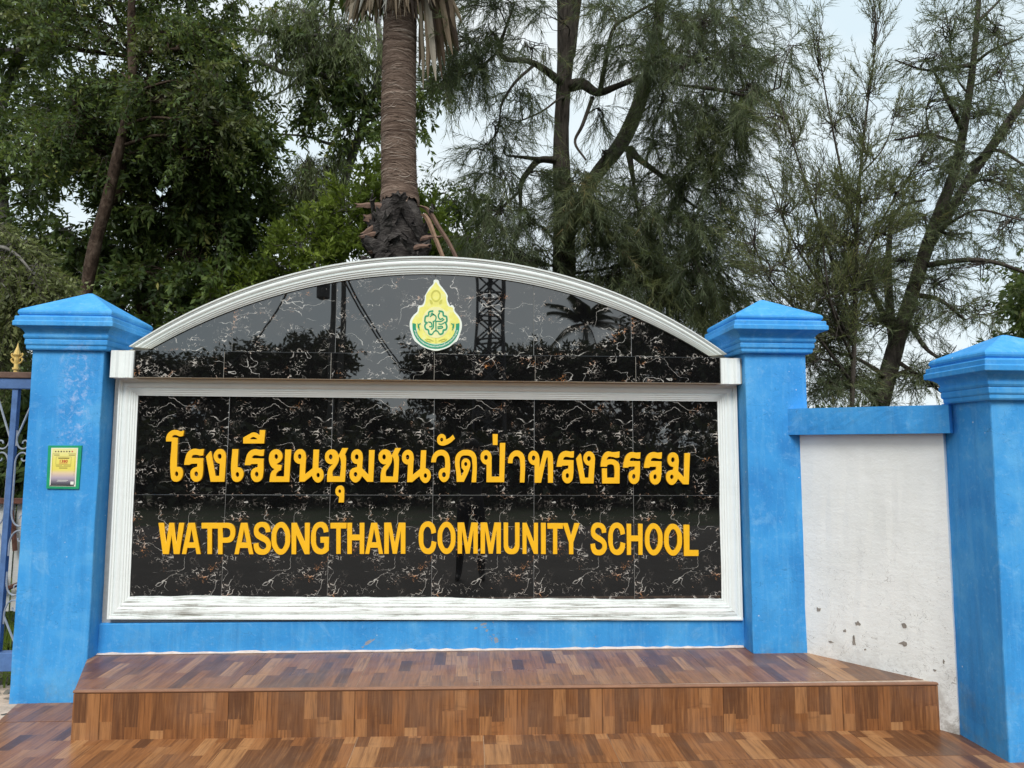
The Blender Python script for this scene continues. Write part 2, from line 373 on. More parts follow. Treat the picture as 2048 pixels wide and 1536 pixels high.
# wood-look tiles: one print is ten staves wide, every stave has its own tone
def make_print(seed):
    rg = random.Random(seed); pcs = []
    for i in range(10):
        x0, x1 = i * .06, (i + 1) * .06
        y = 0.; cut = rg.uniform(.05, .36); first = True
        while y < .6 - 1e-6:
            L = cut if first else rg.choice((.18, .24, .30, .36)); first = False
            y1 = min(.6, y + L)
            if .6 - y1 < .05: y1 = .6
            t = rg.choice((.06, .16, .22, .30, .38, .45, .5, .55, .6, .66, .74, .8, .92)); t = min(1, max(0, t + rg.uniform(-.04, .04)))
            pcs.append((x0, x1, y, y1, t)); y = y1
    return pcs
def make_riser_print(seed):
    rg = random.Random(seed); pcs = []; lo = .6 - (ZT - .012 - Z0)
    for i in range(10):
        k = rg.random(); c = lo - .02 if k < .55 else lo + rg.uniform(.03, .10) if k < .9 else lo + rg.uniform(.10, .17)
        for y, y1, light in ((0., c, .16), (c, .6, 0.)):
            t = rg.choice((.10, .22, .30, .38, .45, .5, .55, .6, .68, .78)) + (light if k >= .55 else 0); pcs.append((i * .06, i * .06 + .06, y, y1, min(1, max(0, t + rg.uniform(-.04, .04)))))
    return pcs
PRINTS = [make_print(s) for s in (11, 27, 35)] + [make_riser_print(s) for s in (5, 6)]
def clip_poly(poly, planes):
    for (nx_, ny_, d) in planes:          # keep nx*x+ny*y<=d
        out = []
        for i in range(len(poly)):
            a, b_ = poly[i], poly[(i + 1) % len(poly)]
            da, db = nx_ * a[0] + ny_ * a[1] - d, nx_ * b_[0] + ny_ * b_[1] - d
            if da <= 0: out.append(a)
            if da * db < 0:
                t = da / (da - db); out.append((a[0] + t * (b_[0] - a[0]), a[1] + t * (b_[1] - a[1])))
        poly = out
        if len(poly) < 3: return []
    return poly
def area(poly): return .5 * abs(sum(poly[i][0] * poly[(i + 1) % len(poly)][1] - poly[(i + 1) % len(poly)][0] * poly[i][1] for i in range(len(poly))))
WOOD_CACHE = {}
def wood_tile(name, parent, ox, oy, planes, to3d, print_id, jitter, thick=.009, gap=.0022, key=None):
    """tile with its corner at (ox,oy) of a 2-D layout; to3d maps (x,y,h) to world"""
    V, Fs, tone, uv = [], [], [], []
    pl0 = [(-1, 0, -(ox + gap / 2)), (1, 0, ox + .6 - gap / 2), (0, -1, -(oy + gap / 2)), (0, 1, oy + .6 - gap / 2)]
    for (x0, x1, y0, y1, t) in PRINTS[print_id]:
        poly = [(ox + x0, oy + y0), (ox + x1, oy + y0), (ox + x1, oy + y1), (ox + x0, oy + y1)]
        poly = clip_poly(poly, pl0 + planes)
        if len(poly) < 3 or area(poly) < 1e-5: continue
        b0 = len(V)
        for q in poly: V.append(to3d(q[0], q[1], thick + jitter)); 
        Fs.append(list(range(b0, b0 + len(poly)))); tone.append(t); uv += [(q[0] - ox, q[1] - oy) for q in poly]
    if not Fs: return None
    rim = clip_poly([(ox, oy), (ox + .6, oy), (ox + .6, oy + .6), (ox, oy + .6)], pl0 + planes)
    b0 = len(V); n = len(rim)
    for h in (thick + jitter, 0):
        for q in rim: V.append(to3d(q[0], q[1], h))
    for i in range(n):
        Fs.append([b0 + n + i, b0 + n + (i + 1) % n, b0 + (i + 1) % n, b0 + i]); tone.append(.3); uv += [(0, 0)] * 4
    c = to3d(ox, oy, 0)
    return mesh_obj(name, V, Fs, WOOD, parent, tone=tone, uv=uv, loc=c)
rnd = random.Random(5)
# lower paving
def floor3(x, y, h): return (x, y, Z0 - .009 + h)
xj = at_y(452, 1440, -.68)[0]
pav = MB(); pav.box(-1.3, 5.4, -2.62, .2, -.26, Z0 - .0016)
pav = tag(pav.build('pavement', MORTAR), kind='structure')
lx = (-.948 + 1.0) / (-.365 + .16)       # left border runs aslant
edge_pl = [(-1, lx, -(-.948) + lx * (-.365))]
for ix in range(-3, 7):
    for iy in range(-4, 2):
        ox, oy = xj - .6 + ix * .6 + .02, -.68 - .32 + iy * .6
        wood_tile('floor_tile', pav, ox, oy, edge_pl + [(0, 1, .15), (0, -1, 2.6), (1, 0, 5.3)], floor3, rnd.randrange(3), rnd.uniform(0, .0012))
# step: tread and riser
stp = MB()
SX0, SX1, YL, YR = -.45, 3.79, -.637, -.700
def front_y(x): return YL + (YR - YL) * (x - SX0) / (SX1 - SX0)
poly = [(-.64, .02), (-.64, -.121), (SX0 + .006, YL + .0137), (SX1 - .004, YR + .0137), (3.40, -.1), (3.3, .02)]
n = len(poly); V = [(x, y, Z0 - .005) for x, y in poly] + [(x, y, ZT - .0016) for x, y in poly]
stp.add(V, [tuple(range(n))[::-1], tuple(range(n, 2 * n))] + [(i, (i + 1) % n, n + (i + 1) % n, n + i) for i in range(n)])
stp = tag(stp.build('step', MORTAR), kind='structure')
def tread3(x, y, h): return (x, y, ZT - .009 + h)
sl = (YR - YL) / (SX1 - SX0)
pl_front = (sl, -1, sl * SX0 - YL - .012)                        # y >= front line
fx, fy = -.45 + .662, -.637 + .121; pl_left = (fy, -fx, fy * (-.662) - fx * (-.121))
wx, wy = 3.365 - 3.775, -.155 + .70; pl_right = (-wy * -1, -wx * -1 * -1, 0)
pl_right = (wy, -wx, wy * 3.80 - wx * (-.70))
for ix in range(-2, 7):
    for iy in range(2):
        ox, oy = xj - .6 + ix * .6, -.655 + iy * .6
        wood_tile('step_tile', stp, ox, oy, [pl_front, pl_left, pl_right, (0, 1, .06), (-1, 0, .68)], tread3, rnd.randrange(3), rnd.uniform(0, .001))
        if iy == 0: pass
RH = ZT - .012 - Z0
def riser3(x, z, h): return (x, front_y(x) + .012 - .009 - h + .0, Z0 + z)
for ix in range(-2, 7):
    ox = xj - .6 + ix * .6
    wood_tile('riser_tile', stp, ox, -.375 + .0 + (.375 - .6 + RH), [(-1, 0, -SX0), (1, 0, SX1), (0, -1, 0), (0, 1, RH)], riser3, 3 + ix % 2, rnd.uniform(0, .001))
rg = np.random.default_rng(2); cq = at_y(335, 1452, -.66); V = []
for a in np.arange(9) * 2 * math.pi / 9:
    r_ = .4 + .6 * rg.random(); V.append((cq[0] + math.cos(a) * .007 * r_, front_y(cq[0]) + .0015, cq[2] + math.sin(a) * .026 * r_))
mesh_obj('glaze_chip', V, [list(range(9))], mat_simple('white_glaze_chip', (.75, .70, .64), .7, .1, 60), stp)
nb = MB()
P = [(SX0 - .002, front_y(SX0)), (SX1, front_y(SX1))]
prof = [(.012, -.010), (-.008, -.010), (-.010, -.005), (-.008, .0012), (-.002, .003), (.010, .0025)]
V = [(x, y + dy, ZT + dz) for x, y in P for dy, dz in prof]; k = len(prof)
nb.add(V, [(i, (i + 1) % k, k + (i + 1) % k, k + i) for i in range(k)] + [tuple(range(k))[::-1], tuple(range(k, 2 * k))])
nb.build('nosing_strip', NOSE, stp)

# ------------------------------------------------------------------ sign wall
YS = -.108                              # face of the strip
sign = thing('sign_wall', (1.2, .05, Z0), 'black tiled school sign wall with white moulded frame and yellow lettering between two blue pillars', 'sign wall')
zs_top = 1.917; zs_bot = float(at_y(660, 758.5, YS)[2])
# inner and outer arcs of the pediment
def arc(cx, half, z0, rise):
    R = (half * half + rise * rise) / (2 * rise); a = math.asin(half / R)
    return lambda t: (cx + R * math.sin(-a + 2 * a * t), z0 + rise - R + R * math.cos(-a + 2 * a * t))
ai0, ai1, aiT = at_y(303, 699, 0), at_y(1417, 711, 0), at_y(868, 549, 0)
ao0, ao1, aoT = at_y(255, 694, -.06), at_y(1456, 706, -.06), at_y(866, 511, -.06)
arc_in = arc((ai0[0] + ai1[0]) / 2, (ai1[0] - ai0[0]) / 2, (ai0[2] + ai1[2]) / 2, aiT[2] - (ai0[2] + ai1[2]) / 2)
arc_out = arc((ao0[0] + ao1[0]) / 2, (ao1[0] - ao0[0]) / 2, (ao0[2] + ao1[2]) / 2, aoT[2] - (ao0[2] + ao1[2]) / 2)
# masonry core
core = MB()
pts = [(-.66, Z0), (3.06, Z0), (3.06, 1.90)] + [arc_out(t) for t in np.linspace(.99, .01, 40)] + [(-.66, 1.90)]
pts = [(x, z - (.012 if i > 2 and i < len(pts) - 1 else 0)) for i, (x, z) in enumerate(pts)]
n = len(pts); V = [(x, .0036, z) for x, z in pts] + [(x, .20, z) for x, z in pts]
core.add(V, [tuple(range(n)), tuple(range(n, 2 * n))[::-1]] + [(i, n + i, n + (i + 1) % n, (i + 1) % n) for i in range(n)])
core.build('core', GROUT, sign)
x_sl, x_sr = float(at_y(268, 725, YS)[0]), float(at_y(1441, 740, YS)[0])
sb = MB(); sb.box(-.64, 3.045, YS + .0042, .0033, zs_bot, zs_top - .002); sb.build('fascia_beam', mat_simple('beam_soffit_paint', (.52, .47, .38), .8, .12, 12), sign)

def black_tile(x0, x1, z0, z1, y, uvo, top=None, thick=.008):
    """one glazed tile; top: function x -> z that trims it (the pediment)"""
    g = .0007; x0 += g; x1 -= g; z0 += g; z1 -= g
    rim = [(x0, z0), (x1, z0)]
    if top is None: rim += [(x1, z1), (x0, z1)]
    else:
        xs = np.linspace(x1, x0, 12); rim += [(float(x), min(z1, float(top(x)))) for x in xs]
        rim = [(x, max(z, z0)) for x, z in rim]
    n = len(rim); e = .0014
    cx, cz = sum(p[0] for p in rim) / n, sum(p[1] for p in rim) / n
    inn = [(x + e * (1 if x < cx else -1), z + e * (1 if z < cz else -1)) for x, z in rim]
    j = rnd.uniform(-.0004, .0004)
    V = [(x, y + j, z) for x, z in inn] + [(x, y + j + .0012, z) for x, z in rim] + [(x, y + thick, z) for x, z in rim]
    Fs = [list(range(n))] + [[n + i, n + (i + 1) % n, (i + 1) % n, i] for i in range(n)] + [[2 * n + i, 2 * n + (i + 1) % n, n + (i + 1) % n, n + i] for i in range(n)]
    uv = []
    for f in Fs:
        for i in f: uv.append((V[i][0] - uvo[0], V[i][2] - uvo[1]))
    return mesh_obj('tile', V, Fs, TILE, sign, uv=uv, loc=(x0, y, z0))
TX = [-.6, 0, .6, 1.2, 1.8, 2.4, 3.0]
ZJ = 1.09
pin_l, pin_r = -.545, 2.945
for r, (za, zb) in enumerate(((.46, ZJ), (ZJ, 1.70))):
    for i in range(6):
        xa, xb = max(TX[i], pin_l), min(TX[i + 1], pin_r)
        if i == 5: xb = pin_r
        black_tile(xa, xb, za, zb, .0015, (TX[i] + (0 if r else .6), (za if r == 1 else ZJ - .6) - (0 if r else 1.3)))
SXJ = [x_sl] + [float(at_y(u, 730, YS)[0]) for u in (447.7, 661.7, 868.5, 1070.5, 1271.6)] + [x_sr]
for i in range(6):
    black_tile(SXJ[i], SXJ[i + 1], zs_bot + .001, zs_top, YS + .002, (SXJ[i] + 2.1 - .37 * i, zs_bot + .8 - .9 * i))
AXJ = [float(ai0[0]) - .02] + [float(at_y(u, 680, .001)[0]) for u in (464.5, 671, 869, 1067.5, 1262.7)] + [float(ai1[0]) + .02]
_ts = np.linspace(0, 1, 200); _ax, _az = zip(*[arc_in(t) for t in _ts])
def top_in(x): return float(np.interp(x, _ax, _az)) + .02
for i in range(6):
    black_tile(AXJ[i], AXJ[i + 1], 1.918, 2.6, .0015, (AXJ[i] + 4.2, 1.918 + (0 if i % 2 else 3.1)), top=top_in)

# mouldings: profile of (fraction from inner to outer edge, height above the wall)
MPROF = [(0, .004), (.0, .010), (.09, .012), (.105, .019), (.205, .020), (.22, .027), (.32, .028), (.335, .034), (.40, .035), (.415, .028),
         (.45, .030), (.52, .039), (.59, .0435), (.66, .0445), (.73, .0425), (.785, .036), (.80, .045), (.885, .046), (.90, .055), (.985, .056), (1, .050), (1, .0)]
def frame_side(name, A_in, B_in, A_out, B_out, mat, wob=0., y0=-.001, hs=1.0, seg=40):
    A_in, B_in, A_out, B_out = (np.array(q, float) for q in (A_in, B_in, A_out, B_out))
    rg = np.random.default_rng(abs(hash(name + str(round(float(A_in[0]), 2)))) % 1000)
    k = len(MPROF); V = []
    w = np.convolve(rg.normal(size=seg + 9), np.ones(9) / 9, 'same')[4:4 + seg + 1] if wob else np.zeros(seg + 1)
    for s in range(seg + 1):
        t = s / seg; a, b_ = A_in + (B_in - A_in) * t, A_out + (B_out - A_out) * t
        nrm = (a - b_) / (np.linalg.norm(a - b_))
        for i, (f, h) in enumerate(MPROF):
            q = a + (b_ - a) * f + (nrm * w[s] * wob if i < 3 else 0)
            V.append((q[0], y0 - h * hs * .70, q[1]))
    Fs = [[s * k + i, s * k + i + 1, (s + 1) * k + i + 1, (s + 1) * k + i] for s in range(seg) for i in range(k - 1)]
    return mesh_obj(name, V, Fs, mat, sign)
def fp(u, v, y): p = at_y(u, v, y); return (p[0], p[2])
oTL, oTR, oBL, oBR = fp(236, 754, -.05), fp(1475, 764, -.05), fp(211, 1240, -.05), fp(1488, 1242, -.05)
oTL = (oTL[0], min(oTL[1], zs_bot - .001)); oTR = (oTR[0], min(oTR[1], zs_bot - .001))
iTL, iTR, iBL, iBR = fp(276, 791, -.008), fp(1435, 803, -.008), fp(259, 1193, -.008), fp(1443, 1198, -.008)
frame_side('frame_moulding', iTL, iTR, oTL, oTR, WHITE, .0006)
frame_side('frame_moulding', iBR, iBL, oBR, oBL, WHITE_DIRTY, .010, seg=90)['label'] = 'weathered dirt streaked bottom moulding'
frame_side('frame_moulding', iBL, iTL, oBL, oTL, WHITE, .003)
frame_side('frame_moulding', iTR, iBR, oTR, oBR, WHITE, .005)
# pediment moulding
k = len(MPROF); V = []; NA = 72
for s in range(NA + 1):
    t = s / NA; a, b_ = arc_in(t), arc_out(t)
    for f, h in MPROF:
        V.append((a[0] + (b_[0] - a[0]) * f, .0 - h * .85 - .003, a[1] + (b_[1] - a[1]) * f))
    V.append((b_[0], .20, b_[1]))
k += 1
Fs = [[s * k + i, s * k + i + 1, (s + 1) * k + i + 1, (s + 1) * k + i] for s in range(NA) for i in range(k - 1)]
Fs += [list(range(k))[::-1], list(range(NA * k, NA * k + k))]
arch_o = mesh_obj('arch_moulding', V, Fs, WHITE, sign)
# return blocks at the two ends of the strip
def end_block(xa, xb, flip):
    prof = [(0, .020), (.06, .026), (.12, .026), (.18, .031), (.3, .031), (.36, .024), (.5, .020), (.62, .024), (.7, .036), (.78, .037), (.86, .033), (.95, .030), (1, .018), (1, -.10), (0, -.10)]
    z0, z1 = zs_bot - .004, zs_top - .006
    P = []
    for f, h in prof:
        ff = 1 - f if flip else f
        P.append((xa + (xb - xa) * ff, YS + .012 - h))
    n = len(P); V = [(x, y, z0) for x, y in P] + [(x, y, z1) for x, y in P]
    return mesh_obj('end_block', V, [list(range(n)), list(range(n, 2 * n))[::-1]] + [[i, n + i, n + (i + 1) % n, (i + 1) % n] for i in range(n)], WHITE, sign)
end_block(float(at_y(222, 725, YS)[0]), x_sl, True)
end_block(x_sr, float(at_y(1480, 740, YS)[0]), False)
# blue plinth under the frame, with its thin line of mortar where it meets the step
pl = MB(); pl.box(-.672, 3.06, -.022, .009, ZT - .03, .372); bevel(pl.build('plinth', BLUE_PLINTH, sign), .006, 2)
rg = np.random.default_rng(8); xs = np.linspace(-.66, 3.04, 90); V = []
for x in xs: V += [(x, -.0235, ZT + .001), (x, -.0235, ZT + .006 + .008 * rg.random() ** 2), (x, -.036 - .004 * rg.random(), ZT + .0015)]
mesh_obj('mortar_joint', V, [[3 * i, 3 * i + 3, 3 * i + 4, 3 * i + 1] for i in range(89)] + [[3 * i + 2, 3 * i + 5, 3 * i + 4, 3 * i + 1] for i in range(89)], mat_simple('pale_mortar', (.66, .56, .50), .9, .15, 30), sign)

# ------------------------------------------------------------------ lettering (cut plastic letters)
TH = {
 'o': (325, 855, 12.8, ['90,357 95,250s 170,120s 320,60s 460,95s 540,78 535,212 460,232s 330,192s 270,208s 243,250 385,262 358,1008 440,1015s 505,1080s 522,1180s 490,1300s 420,1370s 340,1390s 250,1350s 207,1200s 235,357', 'e360,1190,42,65']),
 'r': (325, 855, 12.8, ['552,958 580,800s 650,630s 800,545s 940,560s 1053,550 1045,715 980,722s 860,700s 790,705s 750,745s 748,778 1040,786 1040,870 1030,1180s 985,1330s 860,1392s 760,1340s 712,1190s 750,1070s 890,1000 890,925 720,930 700,958', 'e863,1190,45,65']),
 'ng': (405, 855, 12.8, ['88,740 200,605 225,640 325,1240 428,1240 442,930 375,905s 305,820s 283,730s 330,610s 440,548s 550,600s 602,730s 600,800s 562,1390 207,1390', 'e437,740,50,65']),
 'e': (405, 855, 12.8, ['765,552 910,552 888,1015 960,1030s 1030,1100s 1052,1200s 1020,1300s 950,1375s 870,1395s 780,1350s 737,1210s', 'e893,1205,42,65']),
 'ii': (405, 855, 12.8, ['1040,260 1180,180s 1320,125s 1460,200 1465,65 1602,65 1580,410 1040,410', '1215,302 1260,255s 1310,245s 1370,270s 1405,302']),
 'y': (530, 890, 17.067, ['150,1262 165,1120s 215,930s 320,822 230,760s 150,600s 135,420s 200,230s 370,145s 520,210s 595,380s 550,530s 390,655 430,672 568,685 545,860 460,900s 390,980s 370,1070 650,1075 690,155 890,155 830,1262', 'e383,398,58,85']),
 'n': (530, 890, 17.067, ['1165,1255 1195,650 1110,630s 1010,540s 985,400s 1030,240s 1180,140s 1330,200s 1400,390s 1390,600s 1365,1000 1625,790 1655,155 1840,155 1815,775 1910,810s 2000,990s 1960,1180s 1810,1285s 1670,1200s 1600,1050 1345,1255', 'e1183,393,58,85', 'e1812,1030,55,80']),
 'ch': (645, 890, 12.8, ['115,945 125,720s 165,590s 265,490 180,488s 85,410s 62,300s 100,180s 220,112s 345,155s 412,265 505,78 652,78 575,240 600,320s 600,480s 572,945', 'e208,305,45,65', '424,290 412,420s 330,570s 258,680s 258,795 447,805 462,370s']),
 'u': (645, 890, 12.8, ['410,1472 425,1320 365,1290s 330,1180s 370,1075s 455,1038s 530,1075s 558,1160s 558,1250s 548,1472', 'e440,1185,34,48']),
 'm': (645, 890, 12.8, ['1145,945 1010,795 985,850s 920,930s 840,962s 740,900s 692,770s 730,630s 885,560 888,490 820,475s 750,400s 730,300s 770,170s 880,110s 985,160s 1030,290s 1025,450s 1015,595 1175,765 1192,128 1332,128 1300,945', 'e875,305,47,65', 'e845,752,45,60']),
 'a': (860, 860, 13.36, ['610,125 668,230 560,330s 430,400s 320,418s 220,370s 188,260s 225,150s 320,105s 405,155s 428,252 520,210s', 'e312,258,38,50']),
 'w': (860, 860, 13.36, ['28,865 50,740s 130,600s 280,530s 430,570s 510,690s 532,830s 525,1180s 490,1310s 380,1395s 280,1340s 228,1190s 280,1050s 400,1005 402,830s 370,710s 290,680s 200,720s 155,865', 'e372,1195,50,68']),
 'd': (860, 860, 13.36, ['712,1388 700,1150s 668,900s 690,700s 800,570s 970,530s 1140,570s 1230,690s 1250,850s 1235,1398 1108,1398 1125,830s 1090,720s 960,680s 840,710s 795,830s 795,950s 840,1230 905,1090 850,1010s 838,900s 870,800s 960,758s 1050,810s 1080,920s 1050,1060s 905,1388', 'e955,912,40,55']),
 'p': (955, 860, 13.352, ['238,1395 240,925 190,915s 110,840s 80,720s 120,590s 225,540s 330,590s 378,720s 378,800s 378,1245 585,1245 600,345 742,345 715,1395', 'e226,735,48,65']),
 'k': (955, 860, 13.352, ['405,108 540,108 535,402 408,402']),
 'aa': (955, 860, 13.352, ['810,888 830,740s 920,600s 1050,545s 1170,590s 1250,700s 1268,840s 1255,1402 1130,1402 1135,850s 1110,740s 1040,698s 965,740s 935,888']),
 't': (1050, 890, 18.07, ['345,1365 345,730 240,700s 140,580s 115,460s 170,280s 310,205s 450,280s 515,430s 525,640s 530,830 680,215 850,212s 960,270s 1000,390s 1015,600s 1012,1365 830,1365 825,600s 812,450s 795,445s 580,1365', 'e310,470,60,88']),
 'th': (1150, 890, 17.07, ['925,1315 925,800 1090,800 1095,1115 1345,1115 1345,800s 1310,690s 1200,660s 1110,690s 1085,742 870,740 895,550s 950,370s 1100,225s 1300,245s 1430,235s 1520,220 1518,420 1430,442s 1260,405s 1140,410s 1075,510 1200,485s 1360,510s 1490,610s 1525,740s 1525,900s 1520,1315']),
}
EN = {
 'W': ['0,0 .2,0 .3,.68 .42,0 .6,0 .7,.68 .81,0 1,0 .83,1 .6,1 .51,.38 .41,1 .17,1'],
 'A': ['0,1 .34,0 .66,0 1,1 .77,1 .71,.8 .29,.8 .23,1', '.36,.63 .64,.63 .5,.2'],
 'T': ['0,0 1,0 1,.18 .64,.18 .64,1 .36,1 .36,.18 0,.18'],
 'P': ['0,1 0,0 .55,0 .8,.04s .97,.16s 1,.31s .94,.48s .78,.6s .55,.635 .27,.635 .27,1', '.27,.16 .5,.16 .66,.2s .72,.31s .66,.43s .5,.475 .27,.475'],
 'S': ['.96,.3 .7,.32 .64,.2s .49,.15s .34,.18s .28,.26s .36,.34s .6,.41s .88,.53s 1,.7s .92,.88s .72,.98s .48,1s .2,.96s .04,.83s 0,.66 .27,.64 .34,.79s .5,.84s .66,.81s .73,.72s .66,.64s .4,.56s .1,.44s .02,.28s .08,.12s .26,.02s .49,0s .76,.04s .92,.16s'],
 'O': ['e.5,.5,.5,.5', 'e.5,.5,.24,.335'],
 'N': ['0,0 .27,0 .74,.62 .74,0 1,0 1,1 .73,1 .26,.38 .26,1 0,1'],
 'G': ['.98,.3 .72,.33 .65,.2s .52,.16s .34,.24s .28,.5s .34,.75s .54,.84s .66,.82s .74,.76 .74,.64 .53,.64 .53,.46 1,.46 1,.88 .8,.97s .55,1s .24,.94s .06,.76s 0,.5s .07,.24s .26,.05s .52,0s .78,.04s .93,.16s'],
 'H': ['0,0 .27,0 .27,.38 .73,.38 .73,0 1,0 1,1 .73,1 .73,.56 .27,.56 .27,1 0,1'],
 'M': ['0,0 .32,0 .5,.66 .68,0 1,0 1,1 .78,1 .78,.24 .6,1 .4,1 .22,.24 .22,1 0,1'],
 'C': ['.98,.34 .72,.38 .65,.22s .5,.16s .33,.24s .27,.5s .33,.76s .5,.84s .65,.78s .73,.6 1,.64 .93,.84s .75,.97s .5,1s .22,.93s .05,.74s 0,.5s .05,.26s .22,.07s .5,0s .75,.04s .92,.17s'],
 'U': ['0,0 .28,0 .28,.6 .33,.78s .5,.84s .67,.78s .72,.6 .72,0 1,0 1,.62 .97,.82s .8,.96s .5,1s .2,.96s .03,.82s 0,.62'],
 'I': ['0,0 1,0 1,1 0,1'], 'Y': ['0,0 .3,0 .5,.4 .7,0 1,0 .63,.62 .63,1 .37,1 .37,.62'], 'L': ['0,0 .38,0 .38,.81 1,.81 1,1 0,1'],
}
def parse(loop):
    if loop[0] == 'e':
        cx, cy, rx, ry = map(float, loop[1:].split(','))
        return [(cx + rx * math.cos(a), cy + ry * math.sin(a), True) for a in np.arange(8) * math.pi / 4]
    out = []
    for t in loop.split():
        s = t.endswith('s'); x, y = t.rstrip('s').split(','); out.append((float(x), float(y), s))
    return out
def outline_object(name, loops, to3d, mat, parent, depth=.012, res=5, bev=.0006):
    """loops of (x, y, smooth) in a plane -> extruded solid. to3d(x,y) gives (X,Z); the face looks towards -Y at y = to3d.y"""
    cu = bpy.data.curves.new(name, 'CURVE'); cu.dimensions = '2D'; cu.fill_mode = 'BOTH'; cu.resolution_u = res
    cu.extrude = depth / 2; cu.bevel_depth = bev; cu.bevel_resolution = 0; cu.offset = -bev
    for lp in loops:
        sp = cu.splines.new('BEZIER'); sp.bezier_points.add(len(lp) - 1); sp.use_cyclic_u = True
        for bp, (x, y, s) in zip(sp.bezier_points, lp):
            X, Z = to3d(x, y); bp.co = (X, Z, 0)
            h = 'AUTO' if s else 'VECTOR'; bp.handle_left_type = h; bp.handle_right_type = h
    tmp = bpy.data.objects.new('tmp', cu); COL.objects.link(tmp)
    dg = bpy.context.evaluated_depsgraph_get()
    me = bpy.data.meshes.new_from_object(tmp.evaluated_get(dg)); bpy.data.objects.remove(tmp); bpy.data.curves.remove(cu)
    co = np.empty(len(me.vertices) * 3, np.float32); me.vertices.foreach_get('co', co); co = co.reshape(-1, 3)
    return me, co
def put_outline(name, loops, to3d, y_back, mat, parent, depth=.012, **k):
    me, co = outline_object(name, loops, to3d, mat, parent, depth, **k)
    # curve plane XY -> world XZ, front towards -Y
    c = np.stack([co[:, 0], y_back - depth / 2 - co[:, 2], co[:, 1]], 1)
    org = np.array([c[:, 0].mean(), y_back, c[:, 2].mean()]); base = np.array(wloc(parent))
    me.vertices.foreach_set('co', (c - org).astype(np.float32).ravel()); me.name = name
    me.materials.clear(); me.materials.append(mat); me.update()
    o = bpy.data.objects.new(name, me); COL.objects.link(o); o.parent = parent; o.location = Vector(org - base); return o
YL_BACK = -.0005
def px_to3(u, v, y=-.012): p = at_y(u, v, y); return (float(p[0]), float(p[2]))
def bbox(loops):
    a = [q for q in loops[0]]; xs = [q[0] for q in a]; ys = [q[1] for q in a]; return min(xs), max(xs), min(ys), max(ys)
def thai(key, box=None):
    ox, oy, s, lp = TH[key]; loops = [parse(l) for l in lp]
    if box is None: f = lambda x, y: px_to3(ox + x / s, oy + y / s)
    else:
        x0, x1, y0, y1 = bbox(loops); X0, X1, Y0, Y1 = box
        f = lambda x, y: px_to3(X0 + (x - x0) / (x1 - x0) * (X1 - X0), Y0 + (y - y0) / (y1 - y0) * (Y1 - Y0))
    put_outline('letter', loops, f, YL_BACK, GOLD, sign)
for key, box in [('o', None), ('r', None), ('ng', None), ('e', None), ('r', (489.2, 528, 898.4, 964.2)), ('ii', None), ('y', None), ('n', None), ('ch', None), ('u', None), ('m', None),
                 ('ch', (757, 801.7, 896, 964.4)), ('n', (803.9, 861.5, 899.7, 966.1)), ('w', None), ('a', None), ('d', None), ('p', None), ('k', None), ('aa', None), ('t', None),
                 ('r', (1113.1, 1148, 901.9, 966.8)), ('ng', (1152.3, 1190.1, 902.6, 966.9)), ('th', None), ('r', (1245.9, 1281, 904.2, 968.3)), ('r', (1287.7, 1324, 904.2, 969.2)), ('m', (1332.2, 1380, 904.8, 970))]:
    thai(key, box)
def english(seq, ox, oy, s):
    for ch, x0, x1, y0, y1 in seq:
        loops = [parse(l) for l in EN[ch]]
        f = lambda x, y: px_to3(ox + (x0 + x * (x1 - x0)) / s, oy + (y0 + y * (y1 - y0)) / s)
        put_outline('letter', loops, f, YL_BACK, GOLD, sign)
english([('W', 62, 248, 58, 286), ('A', 233, 372, 58, 286), ('T', 377, 497, 58, 286), ('P', 497, 623, 58, 287), ('A', 617, 757, 58, 287), ('S', 757, 885, 52, 291), ('O', 888, 1025, 52, 291), ('N', 1035, 1167, 58, 287), ('G', 1177, 1308, 52, 288),
         ('T', 1320, 1437, 58, 285), ('H', 1443, 1567, 58, 285), ('A', 1573, 1705, 58, 285), ('M', 1713, 1868, 57, 284)], 300, 1030, 3.657)
english([('C', -10, 120, 48, 286), ('O', 128, 260, 50, 286), ('M', 275, 423, 56, 283), ('M', 443, 592, 56, 283), ('U', 612, 728, 56, 287), ('N', 750, 863, 58, 285), ('I', 885, 920, 58, 286), ('T', 932, 1045, 60, 286), ('Y', 1043, 1168, 60, 287),
         ('S', 1248, 1367, 57, 295), ('C', 1377, 1502, 57, 293), ('H', 1513, 1628, 65, 292), ('O', 1645, 1775, 61, 296), ('O', 1785, 1917, 65, 298), ('L', 1930, 2037, 72, 300)], 840, 1030, 3.657)

# ------------------------------------------------------------------ emblem
EW = mat_simple('emblem_white_vinyl', (.80, .86, .78), .45, .03, 9, bumpk=0)
EY = mat_simple('emblem_yellow_vinyl', (.82, .79, .20), .45, .10, 22, bumpk=0, col2=(.80, .82, .42))
EP = mat_simple('emblem_pale_yellow_vinyl', (.82, .80, .42), .45, .06, 18, bumpk=0)
EG = mat_simple('emblem_green_vinyl', (.012, .30, .16), .45, .1, 9, bumpk=0)
EO = mat_simple('emblem_olive_vinyl', (.58, .56, .10), .45, .1, 9, bumpk=0)
ef = lambda x, y: px_to3(800 + x / 9.6, 550 + y / 9.6, -.004)
EY0 = .001
emb = put_outline('emblem', [parse('690,85 735,100s 760,170s 830,260s 885,340s 918,400 912,480s 945,560s 960,595 1000,575s 1040,620s 1050,690s 1110,760s 1170,860s 1190,980s 1160,1110s 1085,1280s 1060,1290s 960,1370s 800,1435s 690,1455s 580,1435s 420,1370s 310,1290s 285,1270s 215,1110s 185,980s 200,860s 260,770s 330,700s 360,590s 420,580s 470,490s 475,400 510,340s 560,250s 640,160s 650,100s')], ef, EY0, EW, sign, .004)
